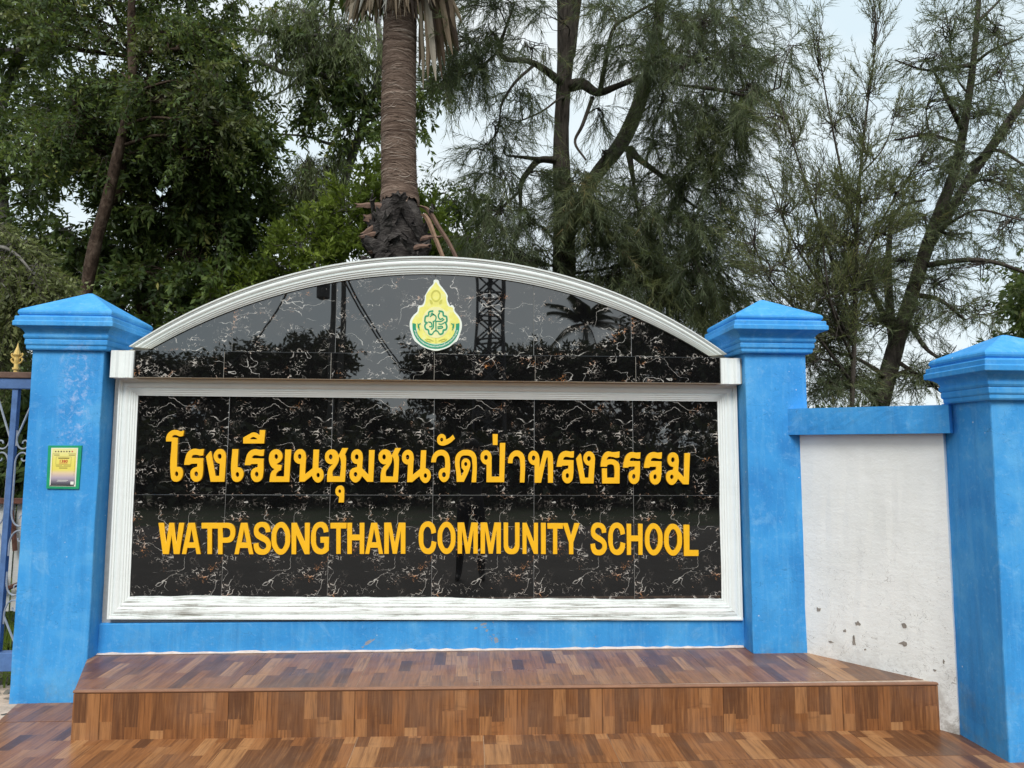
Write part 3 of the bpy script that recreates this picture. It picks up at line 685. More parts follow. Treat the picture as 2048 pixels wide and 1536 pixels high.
def esub(name, loops, mat, lvl, d=.0012): return put_outline(name, loops, ef, EY0 - .004 - lvl * .0013, mat, emb, d, bev=0)
esub('yellow_field', [parse('690,130 730,190s 810,290s 880,380s 890,480s 930,600s 1010,630s 1030,710s 1100,800s 1150,900s 1140,1000 1070,1000s 1040,1130s 960,1230s 830,1300s 690,1320s 550,1300s 420,1230s 340,1130s 310,1000s 240,1000 235,900s 280,800s 360,710s 380,630s 450,600s 495,480s 505,380s 570,290s 650,190s')], EY, 0)
esub('pale_disc', [parse('e690,910,265,300')], EP, 1)
esub('halo', [parse('e690,400,95,115'), parse('e690,400,68,86')], EO, 1)
for x in (605, 775): esub('halo_stem', [parse(f'{x - 40},470 {x - 10},480s {x + 18},560s {x - 8},560s' if x < 690 else f'{x + 40},470 {x + 10},480s {x - 18},560s {x + 8},560s')], EO, 1)
ring_o = [(690 + 452 * math.cos(a), 975 + 440 * math.sin(a), True) for a in np.linspace(-.12, math.pi + .12, 17)]
ring_i = [(690 + 385 * math.cos(a), 975 + 360 * math.sin(a), True) for a in np.linspace(math.pi + .10, -.10, 17)]
for L in (ring_o, ring_i):
    L[0] = (*L[0][:2], False); L[-1] = (*L[-1][:2], False)
esub('green_ring', [ring_o + ring_i], EG, 1)
def ribbon(path, w, k=6):
    P = smooth_path(np.array(path, float), k); T = np.gradient(P, axis=0); T /= np.linalg.norm(T, axis=1)[:, None] + 1e-9
    Nn = np.stack([-T[:, 1], T[:, 0]], 1) * w / 2
    return [(*q, False) for q in P + Nn] + [(*q, False) for q in (P - Nn)[::-1]]
for path, w in [([(640, 690), (560, 710), (545, 780), (490, 800), (480, 900), (520, 915), (480, 960), (490, 1030), (545, 1060), (560, 1130), (620, 1145)], 30),
                ([(740, 690), (820, 710), (835, 780), (890, 800), (900, 880), (880, 920), (900, 990), (880, 1050), (835, 1060), (820, 1120), (760, 1145)], 32),
                ([(575, 800), (640, 760), (690, 800), (680, 870), (630, 900)], 24), ([(760, 720), (735, 790), (770, 850), (830, 830)], 26),
                ([(545, 900), (600, 920), (610, 990), (560, 990)], 24), ([(640, 900), (640, 1000), (600, 1050)], 26), ([(690, 880), (690, 1070)], 24),
                ([(700, 890), (790, 890), (850, 850)], 22), ([(740, 940), (800, 945), (870, 905)], 22), ([(720, 1000), (800, 985), (815, 1015), (720, 1030)], 22),
                ([(620, 1140), (660, 1080), (720, 1080), (760, 1140)], 24), ([(590, 760), (620, 730), (650, 770)], 20)]:
    esub('knot_line', [ribbon(path, w)], EG, 2)
for sx in (1, -1):
    m_ = lambda x: 690 + sx * (x - 690)
    for path, w in [([(985, 930), (1020, 960), (1010, 1020)], 18), ([(1035, 930), (1030, 1000), (1000, 1060)], 14), ([(740, 1270), (800, 1240), (870, 1225)], 16), ([(790, 1280), (850, 1270), (900, 1230)], 12)]:
        esub('leaf_scroll', [ribbon([(m_(x), y) for x, y in path], w, 4)], EG if path[0][0] > 900 else EO, 2)
esub('leaf_scroll', [ribbon([(690, 1215), (690, 1310)], 14, 3)], EO, 2)
# the ring's lettering, set along the band
RING = 'สำนักงานคณะกรรมการการศึกษาขั้นพื้นฐาน'
def text_mesh(body, size, mat, name, parent, M, align='CENTER', off=0.):
    c = bpy.data.curves.new('t', 'FONT'); c.body = body; c.size = size; c.align_x = align; c.align_y = 'CENTER'; c.offset = off; c.resolution_u = 2
    o = bpy.data.objects.new('t', c); COL.objects.link(o)
    me = bpy.data.meshes.new_from_object(o.evaluated_get(bpy.context.evaluated_depsgraph_get())); bpy.data.objects.remove(o); bpy.data.curves.remove(c)
    co = np.empty(len(me.vertices) * 3, np.float32); me.vertices.foreach_get('co', co); co = co.reshape(-1, 3)
    W = M(co); base = np.array(wloc(parent)); me.vertices.foreach_set('co', (W - base).astype(np.float32).ravel()); me.update(); me.materials.clear(); me.materials.append(mat); me.name = name
    o = bpy.data.objects.new(name, me); COL.objects.link(o); o.parent = parent; return o
def ring_map(co):
    w = co[:, 0].max() - co[:, 0].min(); a = math.pi / 2 - (co[:, 0] - co[:, 0].min() - w / 2) / w * 2.7
    hh = (co[:, 1] - co[:, 1].min()) / (co[:, 1].max() - co[:, 1].min())
    r1 = 438 - 44 * hh; r2 = 424 - 52 * hh
    X = 690 + r1 * np.cos(a); Y = 975 + r2 * np.sin(a)
    out = []
    for x, y in zip(X, Y): q = ef(x, y); out.append((q[0], EY0 - .0082, q[1]))
    return np.array(out)
text_mesh(RING, 1., EW, 'ring_lettering', emb, ring_map, off=.02)

# ------------------------------------------------------------------ pillars
CAP = [(.000, -.002), (.034, .000), (.040, .008), (.040, .024), (.047, .028), (.050, .034), (.050, .053), (.045, .058), (.053, .063), (.060, .072), (.059, .082), (.052, .088), (.054, .096), (.062, .106), (.076, .116), (.094, .123), (.104, .125),
       (.106, .128), (.124, .128), (.127, .132), (.127, .153), (.124, .157), (.116, .158), (.116, .180), (.112, .184), (.092, .185), (.088, .190), (.097, .197), (.101, .206), (.098, .217), (.086, .226)]
def pillar(label, base4, top4, z0, apex_z, mat, group, y0b, y1b, oh=.8, y1c=None):
    """base4/top4: (x left, x right) of the front face at foot and neck; y0b/y1b: front and back"""
    zs = top4[2]
    root = thing('gate_pillar', ((base4[0] + base4[1]) / 2, (y0b + y1b) / 2, z0), label, 'pillar', group)
    m = MB(); rg = np.random.default_rng(int(abs(base4[0]) * 100)); nz_ = 14; ns = 5; V = []
    for i in range(nz_ + 1):
        t = i / nz_; xa, xb = base4[0] + (top4[0] - base4[0]) * t, base4[1] + (top4[1] - base4[1]) * t; z = z0 + (zs + .004 - z0) * t
        ring = []
        for s in range(ns): ring.append((xa + (xb - xa) * s / ns, y0b))
        for s in range(ns): ring.append((xb, y0b + (y1b - y0b) * s / ns))
        for s in range(ns): ring.append((xb + (xa - xb) * s / ns, y1b))
        for s in range(ns): ring.append((xa, y1b + (y0b - y1b) * s / ns))
        w = rg.normal(size=(len(ring), 2)) * .0011
        V += [(x + w[j, 0], y + w[j, 1], z) for j, (x, y) in enumerate(ring)]
    k = 4 * ns
    m.add(V, [(i * k + j, i * k + (j + 1) % k, (i + 1) * k + (j + 1) % k, (i + 1) * k + j) for i in range(nz_) for j in range(k)] + [tuple(range(k))[::-1]])
    bevel(m.build('shaft', mat, root), .007, 2, 50)
    y1b = y1c or y1b; V = []; xa, xb = top4[0], top4[1]; cx, cy = (xa + xb) / 2, (y0b + y1b) / 2
    for o_, z in [(a_ * oh, b_) for a_, b_ in CAP]: V += [(xa - o_, y0b - o_, zs + z), (xb + o_, y0b - o_, zs + z), (xb + o_, y1b + o_, zs + z), (xa - o_, y1b + o_, zs + z)]
    n = len(CAP); za = apex_z; e = .012
    V += [(cx - e, cy - e, za - .006), (cx + e, cy - e, za - .006), (cx + e, cy + e, za - .006), (cx - e, cy + e, za - .006)]
    Fs = [(i * 4 + j, i * 4 + (j + 1) % 4, (i + 1) * 4 + (j + 1) % 4, (i + 1) * 4 + j) for i in range(n) for j in range(4)] + [tuple(range(4 * n, 4 * n + 4))]
    bevel(mesh_obj('capital', V, Fs, mat, root), .004, 2, 28)
    return root
GP = 'blue gate pillars'
yL = -.128
l0, l1 = at_y(16, 1415, yL)[0], at_y(171, 1395, yL)[0]; lt0, lt1 = at_y(65, 701, yL)[0], at_y(208.6, 701, yL)[0]
zsl = at_y(140, 701, yL)[2]; wl_ = l1 - l0
pillar('blue pillar with the green framed notice and flaking scuffed paint', (l0, l1), (lt0, lt1, zsl), Z0 - .02, at_y(179, 586, yL + wl_ / 2)[2], BLUE_SCUFF, GP, yL, yL + wl_, .59)
yR = -.157
r0 = at_y(1507, 1306, yR)[0]; rt0, rt1 = at_y(1489, 707, yR)[0], at_y(1611, 707, yR)[0]
pillar('blue pillar standing on the tiled step between the sign frame and the white wall panel', (r0, r0 + (rt1 - rt0) * 1.01), (rt0, rt1, at_y(1550, 707, yR)[2]), ZT - .15, at_y(1520.6, 599, yR + .178)[2], BLUE, GP, yR, yR + .355, .77)
yB = -1.086
b0 = at_y(2019, 1526, yB)[0]; bt0 = at_y(1982, 800, yB)[0]
pillar('nearest blue pillar cut off by the frame edge beyond the white wall panel', (b0, b0 + .37), (bt0, bt0 + .37, at_y(1982, 800, yB)[2]), Z0 - .02, at_y(2006, 672, yB + .185)[2], BLUE, GP, yB, yB + .355, .67, yB + .27)

# ------------------------------------------------------------------ white wall panel with blue coping
wa, wb = np.array([3.345, -.135]), np.array([3.815, -.775])
dv = (wb - wa) / np.linalg.norm(wb - wa); nv = np.array([-dv[1], dv[0]]) * -1     # towards the viewer
if nv[1] > 0: nv = -nv
wall = thing('boundary_wall', ((wa[0] + wb[0]) / 2, (wa[1] + wb[1]) / 2 + .06, Z0), 'short white plastered wall panel with flat blue coping between two blue pillars', 'wall')
def slab(name, A, B, off0, off1, zA0, zB0, zA1, zB1, mat, nseg=24, wob=.0025):
    m = MB(); rg = np.random.default_rng(3); V = []
    for s in range(nseg + 1):
        t = s / nseg; c = A + (B - A) * t
        for r in range(7):
            f = r / 6; z = (zA0 + (zB0 - zA0) * t) * (1 - f) + (zA1 + (zB1 - zA1) * t) * f
            q = c + nv * (off0 + rg.normal() * wob); V.append((q[0], q[1], z))
        q = c + nv * off1; V += [(q[0], q[1], zA1 + (zB1 - zA1) * t), (q[0], q[1], zA0 + (zB0 - zA0) * t)]
    k = 9
    m.add(V, [(s * k + i, (s + 1) * k + i, (s + 1) * k + (i + 1) % k, s * k + (i + 1) % k) for s in range(nseg) for i in range(k)] + [tuple(range(k)), tuple(range(nseg * k, nseg * k + k))[::-1]])
    return m.build(name, mat, wall)
zc0 = at_y(1604, 870, wa[1])[2]; zc1 = at_y(1880, 867, wb[1])[2]
zt0 = at_y(1574, 817, wa[1] - .03)[2]; zt1 = at_y(1903, 810, wb[1] - .06)[2]
slab('wall_panel', wa, wb, 0, -.12, Z0 - .02, Z0 - .02, zc0 + .02, zc1 + .02, PLASTER, wob=.0006)
slab('coping', wa - dv * .05, wb + dv * .05, .055, -.17, zc0, zc1, zt0, zt1, BLUE, wob=.0006)
for (u, v, w, h, sd) in [(1637, 1219, 10, 9, 1), (1690, 1262, 8, 9, 2), (1708, 1282, 9, 24, 3), (1715, 1247, 12, 10, 4), (1730, 1299, 5, 5, 5), (1809, 1251, 10, 14, 6), (1806, 1287, 17, 10, 7), (1870, 1341, 7, 6, 8), (1888, 1323, 4, 9, 9), (1661, 1283, 12, 4, 10)]:
    d = ray(u, v); t = ((wa[0] - CAM[0]) * nv[0] + (wa[1] - CAM[1]) * nv[1]) / (d[0] * nv[0] + d[1] * nv[1]); c = CAM + d * t
    rg = np.random.default_rng(sd); s = t / F_PX; V = []
    for a in np.arange(9) * 2 * math.pi / 9:
        r = .35 + .65 * rg.random(); q = c + np.array([*dv, 0]) * math.cos(a) * w * .6 * s * r + np.array([0, 0, 1]) * math.sin(a) * h * .6 * s * r
        V.append(q + np.array([*nv, 0]) * .0016)
    V += [np.array(q) - np.array([*nv, 0]) * .02 for q in V]
    mesh_obj('bare_patch', V, [list(range(9))] + [[i, 9 + i, 9 + (i + 1) % 9, (i + 1) % 9] for i in range(9)], CHIPM, wall)

# ------------------------------------------------------------------ notice on the left pillar
def lp_px(u, v): p = at_y(u, v, yL - .012); return np.array([p[0], p[2]])
q = [lp_px(96, 891), lp_px(163, 891), lp_px(157, 978), lp_px(92, 977)]      # tl tr br bl
note = thing('notice_board', (float((q[0][0] + q[1][0]) / 2), yL - .002, float((q[0][1] + q[2][1]) / 2)), 'small green framed notice with yellow paper and a red number on the blue pillar', 'notice')
def nb_pt(fx, fy, off): 
    p = q[0] * (1 - fx) * (1 - fy) + q[1] * fx * (1 - fy) + q[2] * fx * fy + q[3] * (1 - fx) * fy; return (p[0], yL - off, p[1])
def nb_box(name, x0, x1, y0, y1, o0, o1, mat, parent):
    V = [nb_pt(x, y, o) for o in (o0, o1) for x, y in ((x0, y0), (x1, y0), (x1, y1), (x0, y1))]
    return mesh_obj(name, V, [(4, 7, 6, 5), (0, 1, 2, 3), (0, 4, 5, 1), (1, 5, 6, 2), (2, 6, 7, 3), (3, 7, 4, 0)], mat, parent)
NG = mat_simple('notice_green', (.012, .32, .15), .5, .1, 20)
nb_box('backboard', 0, 1, 0, 1, .001, .010, NG, note)
NWm = mat_simple('notice_white', (.80, .80, .74), .5, .03, 20); NK = mat_simple('notice_black', (.02, .02, .02), .5, .1, 20); NR = mat_simple('notice_red_ink', (.55, .02, .03), .5, .1, 20); NBk = mat_simple('notice_dark_ink', (.14, .09, .04), .5, .1, 20)
NPm, nt, b = new_mat('notice_printed_paper'); g = coords(nt, 'Generated'); s_ = sep(nt, g)
nt.links.new(ramp(nt, s_[2], [(0., (.03, .03, .04)), (.08, (.16, .15, .19)), (.2, (.45, .38, .46)), (.32, (.75, .58, .40)), (.42, (.80, .70, .13)), (.7, (.82, .74, .16)), (.92, (.80, .76, .33))]), b.inputs['Base Color']); b.inputs['Roughness'].default_value = .4
sheet = nb_box('paper_sheet', .10, .90, .055, .945, .010, .0112, NWm, note)
pap = nb_box('printed_poster', .135, .865, .07, .91, .0112, .0122, NPm, note)
nb_box('black_edge', .11, .85, .915, .935, .0112, .0122, NK, note)
for x0, x1, y0, y1 in ((.16, .36, .185, .19), (.62, .84, .185, .19), (.16, .165, .185, .70), (.83, .835, .185, .70), (.26, .72, .262, .267), (.26, .265, .262, .44), (.715, .72, .262, .44), (.26, .72, .437, .442)):
    nb_box('printed_rule', x0, x1, y0, y1, .0122, .0126, NBk, note)
for i, m_ in enumerate((NBk, NBk, NK, NBk, NBk, NK, NR)):
    x = .24 + i * .083; c = np.array(nb_pt(x, .14, .0124)); V = [c + np.array([math.cos(a) * .0042, 0, math.sin(a) * .0042]) for a in np.arange(10) * math.pi / 5]
    mesh_obj('printed_roundel', V, [list(range(10))], m_, note)
def note_text(body, cx, cy, h, mat, name, wmax=None):
    def M(co):
        ht = co[:, 1].max() - co[:, 1].min(); wd = co[:, 0].max() - co[:, 0].min(); H = abs(q[0][1] - q[3][1]); Wd = abs(q[1][0] - q[0][0]); k = h * H / ht
        kx = k if wmax is None else min(k, wmax * Wd / wd)
        mxx, mzz = (co[:, 0].max() + co[:, 0].min()) / 2, (co[:, 1].max() + co[:, 1].min()) / 2
        return np.array([np.array(nb_pt(cx + (x - mxx) * kx / Wd, cy - (y - mzz) * k / H, .0130)) for x, y in co[:, :2]])
    return text_mesh(body, 1., mat, name, note, M, off=.02)
note_text('1380', .50, .365, .075, NR, 'printed_number')
for x0, x1, y0, y1, m_ in ((.33, .66, .285, .305, NBk), (.20, .36, .215, .23, NBk), (.64, .82, .215, .23, NBk), (.36, .62, .42, .428, NR), (.26, .45, .465, .472, NBk), (.50, .73, .465, .472, NBk), (.27, .72, .487, .493, NBk), (.37, .62, .515, .53, NBk), (.34, .66, .80, .81, NWm), (.32, .62, .83, .836, NWm)):
    nb_box('printed_line', x0, x1, y0, y1, .0122, .0126, m_, note)
nb_box('pasted_label', .74, .84, .83, .90, .0122, .0128, NWm, note)

# ------------------------------------------------------------------ railing at the left edge
YF = .03
FB = mat_simple('blue_grey_rail_paint', (.085, .17, .37), .5, .22, 14); FG = mat_simple('grey_rod_paint', (.30, .34, .40), .5, .2, 25)
FR = mat_simple('rusty_brown_rail', (.13, .075, .055), .7, .35, 18); AU = mat_simple('gold_paint', (.75, .52, .16), .4, .2, 30, metal=.3); 
pf = lambda u, v: at_y(u, v, YF)
zr = [pf(20, v)[2] for v in (745, 757, 778, 1303, 1340)]
xr = pf(62, 770)[0] + .03; xl = xr - 3.2
rail = thing('metal_railing', (xl + 1.6, YF, Z0), 'blue metal railing with gold finials and scrollwork left of the notice pillar', 'railing')
m = MB(); m.box(xl, xr, YF - .035, YF + .035, zr[1], zr[0]); bevel(m.build('cap_rail', FR, rail), .004)
m = MB(); m.box(xl, xr, YF - .025, YF + .025, zr[2], zr[1] - .001); bevel(m.build('top_rail', FB, rail), .003)
m = MB(); m.box(xl, xr, YF - .03, YF + .03, zr[4], zr[3]); bevel(m.build('bottom_rail', FB, rail), .003)
xb = (pf(33.5, 785)[0] + pf(4, 1250)[0]) / 2
xb = pf(33, 790)[0]
step_ = .46
def scroll(cx, cz, sx, sz, s):
    P = [(0, .10), (0, .04), (.012, .0), (.035, -.018), (.062, -.012), (.072, .012), (.060, .034), (.042, .030), (.038, .016)]
    return [(cx + sx * x * s, YF, cz + sz * z * s) for x, z in P]
proto = None
for kx in range(-1, 7):
    x = xb - kx * step_ if kx >= 0 else None
    if x is None: continue
    m = MB(); m.box(x - .016, x + .016, YF - .016, YF + .016, zr[3] - .002, zr[2] + .002); bevel(m.build('bar', FB, rail), .002)
    zA = pf(20, 885)[2]; zB = pf(20, 1055)[2]; zC = pf(20, 1190)[2]
    for sx in (-1, 1):
        xo = x + sx * .02
        m = MB(); m.tube([(x + sx * .12, YF, zr[2]), (xo, YF, zA + .03), (xo, YF, zA - .02)], .006, 6); m.build('rod', FG, rail)
        m = MB(); m.tube(smooth_path(scroll(xo, zA - .02, sx, 1, .9), 4), .005, 6); m.build('scroll', FG, rail)
        m = MB(); m.tube(smooth_path(scroll(xo, zA - .075, sx, -1, .9), 4), .005, 6); m.build('scroll', FG, rail)
        m = MB(); m.tube(smooth_path(scroll(xo, zB + .03, sx, 1, 1.2), 4), .005, 6); m.build('scroll', FG, rail)
        m = MB(); m.tube(smooth_path(scroll(xo, zB - .04, sx, -1, 1.2), 4), .005, 6); m.build('scroll', FG, rail)
        m = MB(); m.tube(smooth_path(scroll(xo, zC + .02, sx, 1, 1.1), 4), .005, 6); m.build('scroll', FG, rail)
        m = MB(); m.tube(smooth_path(scroll(xo, zC - .05, sx, -1, 1.1), 4), .005, 6); m.build('scroll', FG, rail)
        m = MB(); m.tube([(xo, YF, zC - .12), (x + sx * .11, YF, zr[3])], .006, 6); m.build('rod', FG, rail)
        m = MB(); m.tube([(xo, YF, zA - .15), (xo, YF, zB + .1)], .006, 6); m.build('rod', FG, rail)
        rc = (x + sx * .115, YF - .012, zB)
        m = MB(); P = []
        for a in np.arange(24) * math.pi / 12:
            r = .034 if int(round(a / (math.pi / 12))) % 2 else .024; P.append((rc[0] + r * math.cos(a), rc[1], rc[2] + r * math.sin(a)))
        m.add(P + [(rc[0], rc[1] - .02, rc[2]), (rc[0], rc[1] + .006, rc[2])], [(i, (i + 1) % 24, 24) for i in range(24)] + [((i + 1) % 24, i, 25) for i in range(24)]); m.build('rosette', AU, rail)
    # spear finial with two pairs of curled leaves
    xf = x - .012 + .035 * 0; m = MB(); z0 = zr[0]
    prof = [(.013, 0), (.013, .015), (.020, .017), (.020, .028), (.013, .030), (.012, .05), (.015, .075), (.014, .09), (.021, .105), (.017, .12), (.008, .145), (.004, .16), (.001, .175)]
    m.tube([(xf, YF, z0 + z) for r, z in prof], [r for r, z in prof], 10)
    for sx in (-1, 1):
        for zz in (.052, .082):
            m.tube(smooth_path([(xf + sx * .008, YF, z0 + zz), (xf + sx * .024, YF, z0 + zz + .010), (xf + sx * .032, YF, z0 + zz + .024), (xf + sx * .026, YF, z0 + zz + .031)], 3), .0055, 6)
    m.build('finial', AU, rail)

# ------------------------------------------------------------------ trees
BARK_RED = mat_bark('red_brown_bark', (.055, .036, .026), (.15, .11, .085), (16, 16, 9), .9)
BARK_DARK = mat_bark('dark_furrowed_bark', (.075, .063, .054), (.15, .128, .112), (26, 26, 3.5), .9)
BARK_GREY = mat_bark('pale_grey_bark', (.17, .16, .145), (.28, .27, .245), (9, 9, 4), .35)
LEAF_DARK = mat_leaf('dark_leaves', [(0, (.022, .042, .013)), (.4, (.060, .100, .028)), (.7, (.125, .185, .050)), (.9, (.20, .26, .07)), (1, (.30, .28, .08))], .34)
LEAF_EUC = mat_leaf('drooping_grey_green_leaves', [(0, (.09, .125, .055)), (.5, (.20, .25, .115)), (.85, (.30, .35, .165)), (1, (.38, .38, .18))], .45)
LEAF_BUSH = mat_leaf('bright_green_leaves', [(0, (.06, .10, .014)), (.45, (.155, .22, .032)), (.8, (.25, .34, .05)), (1, (.34, .43, .08))], .42)
LEAF_OLIVE = mat_leaf('olive_leaves', [(0, (.06, .075, .03)), (.5, (.135, .16, .055)), (.85, (.25, .28, .11)), (1, (.38, .38, .17))], .3)
NEEDLE = mat_leaf('grey_green_needles', [(0, (.055, .076, .044)), (.45, (.105, .135, .072)), (.8, (.165, .195, .095)), (.95, (.22, .22, .10)), (1, (.25, .19, .09))], .3, .6, .25)
NEEDLE_Y = mat_leaf('yellow_green_needles', [(0, (.08, .10, .046)), (.45, (.15, .175, .075)), (.8, (.22, .24, .10)), (1, (.29, .27, .11))], .3, .6, .25)
TWIG = mat_simple('twig_bark', (.075, .063, .050), .9, .2, 30, bumpk=0)

def count(bl, kind): return max(2, int(round(bl[4] * DENS[kind])))
def unit(a): return a / (np.linalg.norm(a, axis=-1, keepdims=True) + 1e-9)
KINDS = {  # stem length, leaves per stem, leaf length, leaf width, droop of the leaves, droop of the stem, forward angle mix
 'broad': dict(L=(.30, .60), m=15, ll=.135, lw=.052, droop=.30, sd=.25, fw=.55),
 'fine':  dict(L=(.35, .65), m=20, ll=.095, lw=.036, droop=.15, sd=.25, fw=.5),
 'small': dict(L=(.25, .50), m=22, ll=.062, lw=.023, droop=.25, sd=.35, fw=.5),
 'euc':   dict(L=(.45, .95), m=16, ll=.15, lw=.020, droop=1.3, sd=1.1, fw=.35),
 'bush':  dict(L=(.25, .45), m=14, ll=.12, lw=.046, droop=-.15, sd=-.25, fw=.55),
 'needle': dict(L=(.40, .85), m=46, ll=.17, lw=.0082, droop=.35, sd=.45, fw=.72),
 'feather': dict(L=(.20, .46), m=20, ll=.085, lw=.0085, droop=.05, sd=-.05, fw=.72),
 'tuft': dict(L=(.22, .50), m=24, ll=.105, lw=.0085, droop=.25, sd=.12, fw=.70),
 'far':   dict(L=(.9, 1.6), m=10, ll=.42, lw=.20, droop=.2, sd=.1, fw=.5),
}
CLUMP = dict(small=.17, broad=.17, fine=.17, euc=.18, bush=.16, needle=.17, feather=.20, tuft=.18, far=.3)
DENS = dict(small=2.6, broad=2.3, fine=2.6, euc=3.0, bush=2.2, needle=3.9, feather=6.5, tuft=6.2, far=1.7)
def foliage(blobs, kind, seed, place=at_d, bend=1.0):
    """blobs: (u, v, ru, rv, sprays, dist, depth[, dir u, dir v]) -> leaf vertices, leaf tones, stem tubes, roots"""
    K = KINDS[kind]; rg = np.random.default_rng(seed)
    P0, D0, cen, ctone = [], [], [], []
    blobs = [(*b_[:4], count(b_, kind), *b_[5:]) for b_ in blobs]
    for bl in blobs:
        u, v, ru, rv, n, dist, dep = bl[:7]
        nc = max(1, int(round(n / 7))); sc = unit(rg.normal(size=(nc, 3))) * (rg.random((nc, 1)) ** .42); own = rg.integers(0, nc, n)
        q = sc[own] + rg.normal(size=(n, 3)) * CLUMP.get(kind, .2); cdir = unit(sc * .6 + rg.normal(size=(nc, 3)) * .6)[own]
        pts = np.array([place(u + ru * a, v + rv * b_, dist + dep * c) for a, b_, c in q])
        c0 = place(u, v, dist); cen.append(c0)
        d = unit(pts - c0) * .40 + cdir * .35 + rg.normal(size=(n, 3)) * .36
        if len(bl) > 7:
            dd = place(u + bl[7] * 50, v + bl[8] * 50, dist) - c0; d = d * .8 + unit(dd) * .6
        ctone.append((rg.normal(size=nc) * .17)[own]); d[:, 2] -= K['sd']; P0.append(pts); D0.append(unit(d))
    P0 = np.concatenate(P0); D0 = np.concatenate(D0); ctone = np.concatenate(ctone); n = len(P0)
    L = rg.uniform(*K['L'], size=n); m = K['m']
    sag = rg.uniform(.05, .30, n) * L * (1 if K['sd'] > 0 else -.25)
    def stem(t): return P0[:, None, :] + D0[:, None, :] * (L[:, None] * t)[..., None] - np.array([0, 0, 1.]) * ((sag[:, None] * t * t))[..., None]
    t = (np.arange(m)[None, :] + rg.random((n, m))) / m * .95 + .05
    base = stem(t)
    side = unit(np.cross(D0[:, None, :] + np.zeros((n, m, 3)), rg.normal(size=(n, m, 3))))
    ld = D0[:, None, :] * K['fw'] + side * (1 - K['fw'] * .55) ; ld[..., 2] -= K['droop'] * rg.uniform(.5, 1.3, (n, m))
    ld = unit(ld)
    ll = K['ll'] * rg.uniform(.65, 1.25, (n, m)); lw = K['lw'] * rg.uniform(.7, 1.2, (n, m))
    wv = unit(np.cross(ld, rg.normal(size=(n, m, 3))))
    tone = np.clip(.45 + ctone[:, None] + .09 * rg.normal(size=(n, 1)) + .12 * rg.normal(size=(n, m)), 0, 1)
    tip = base + ld * ll[..., None]
    if kind in ('needle', 'feather', 'tuft'):
        A = base - wv * lw[..., None] / 2; B = base + wv * lw[..., None] / 2
        V = np.stack([A, B, tip], 2).reshape(-1, 3); F = np.arange(len(V)).reshape(-1, 3)
    else:
        mid = base + ld * (ll * .42)[..., None]; up = unit(np.cross(ld, wv)) * (lw * .18)[..., None]
        A = mid - wv * lw[..., None] / 2 + up; B = mid + wv * lw[..., None] / 2 + up
        V = np.stack([base, A, tip, B], 2).reshape(-1, 3); F = np.arange(len(V)).reshape(-1, 4)
    # stems: thin three-sided spikes
    r0 = .0035 if kind != 'far' else .02
    pts = [stem(np.full((n, 1), x))[:, 0] for x in (0, .5, 1)]
    a = unit(np.cross(D0, np.array([.3, .2, 1.]))); b_ = unit(np.cross(D0, a)); SV = []
    for p, r in zip(pts, (r0, r0 * .75, r0 * .3)):
        for th in (0, 2.094, 4.189): SV.append(p + (a * math.cos(th) + b_ * math.sin(th)) * r)
    SV = np.stack(SV, 1).reshape(-1, 3); o = (np.arange(n) * 9)[:, None]
    q = np.array([[i * 3 + j, i * 3 + (j + 1) % 3, (i + 1) * 3 + (j + 1) % 3, (i + 1) * 3 + j] for i in range(2) for j in range(3)])
    SF = (o[:, :, None] + q[None]).reshape(-1, 4)
    return V, F, tone.reshape(-1), SV, SF, P0, np.array(cen)
def px_limb(pts, place=at_d):
    """(u, v, dist, radius in px) -> smooth path and radii"""
    P = np.array([place(u, v, d) for u, v, d, r in pts]); R = np.array([r * d / F_PX for u, v, d, r in pts])
    return smooth_path(P, 5), smooth_path(np.stack([R, R, R], 1), 5)[:, 0]
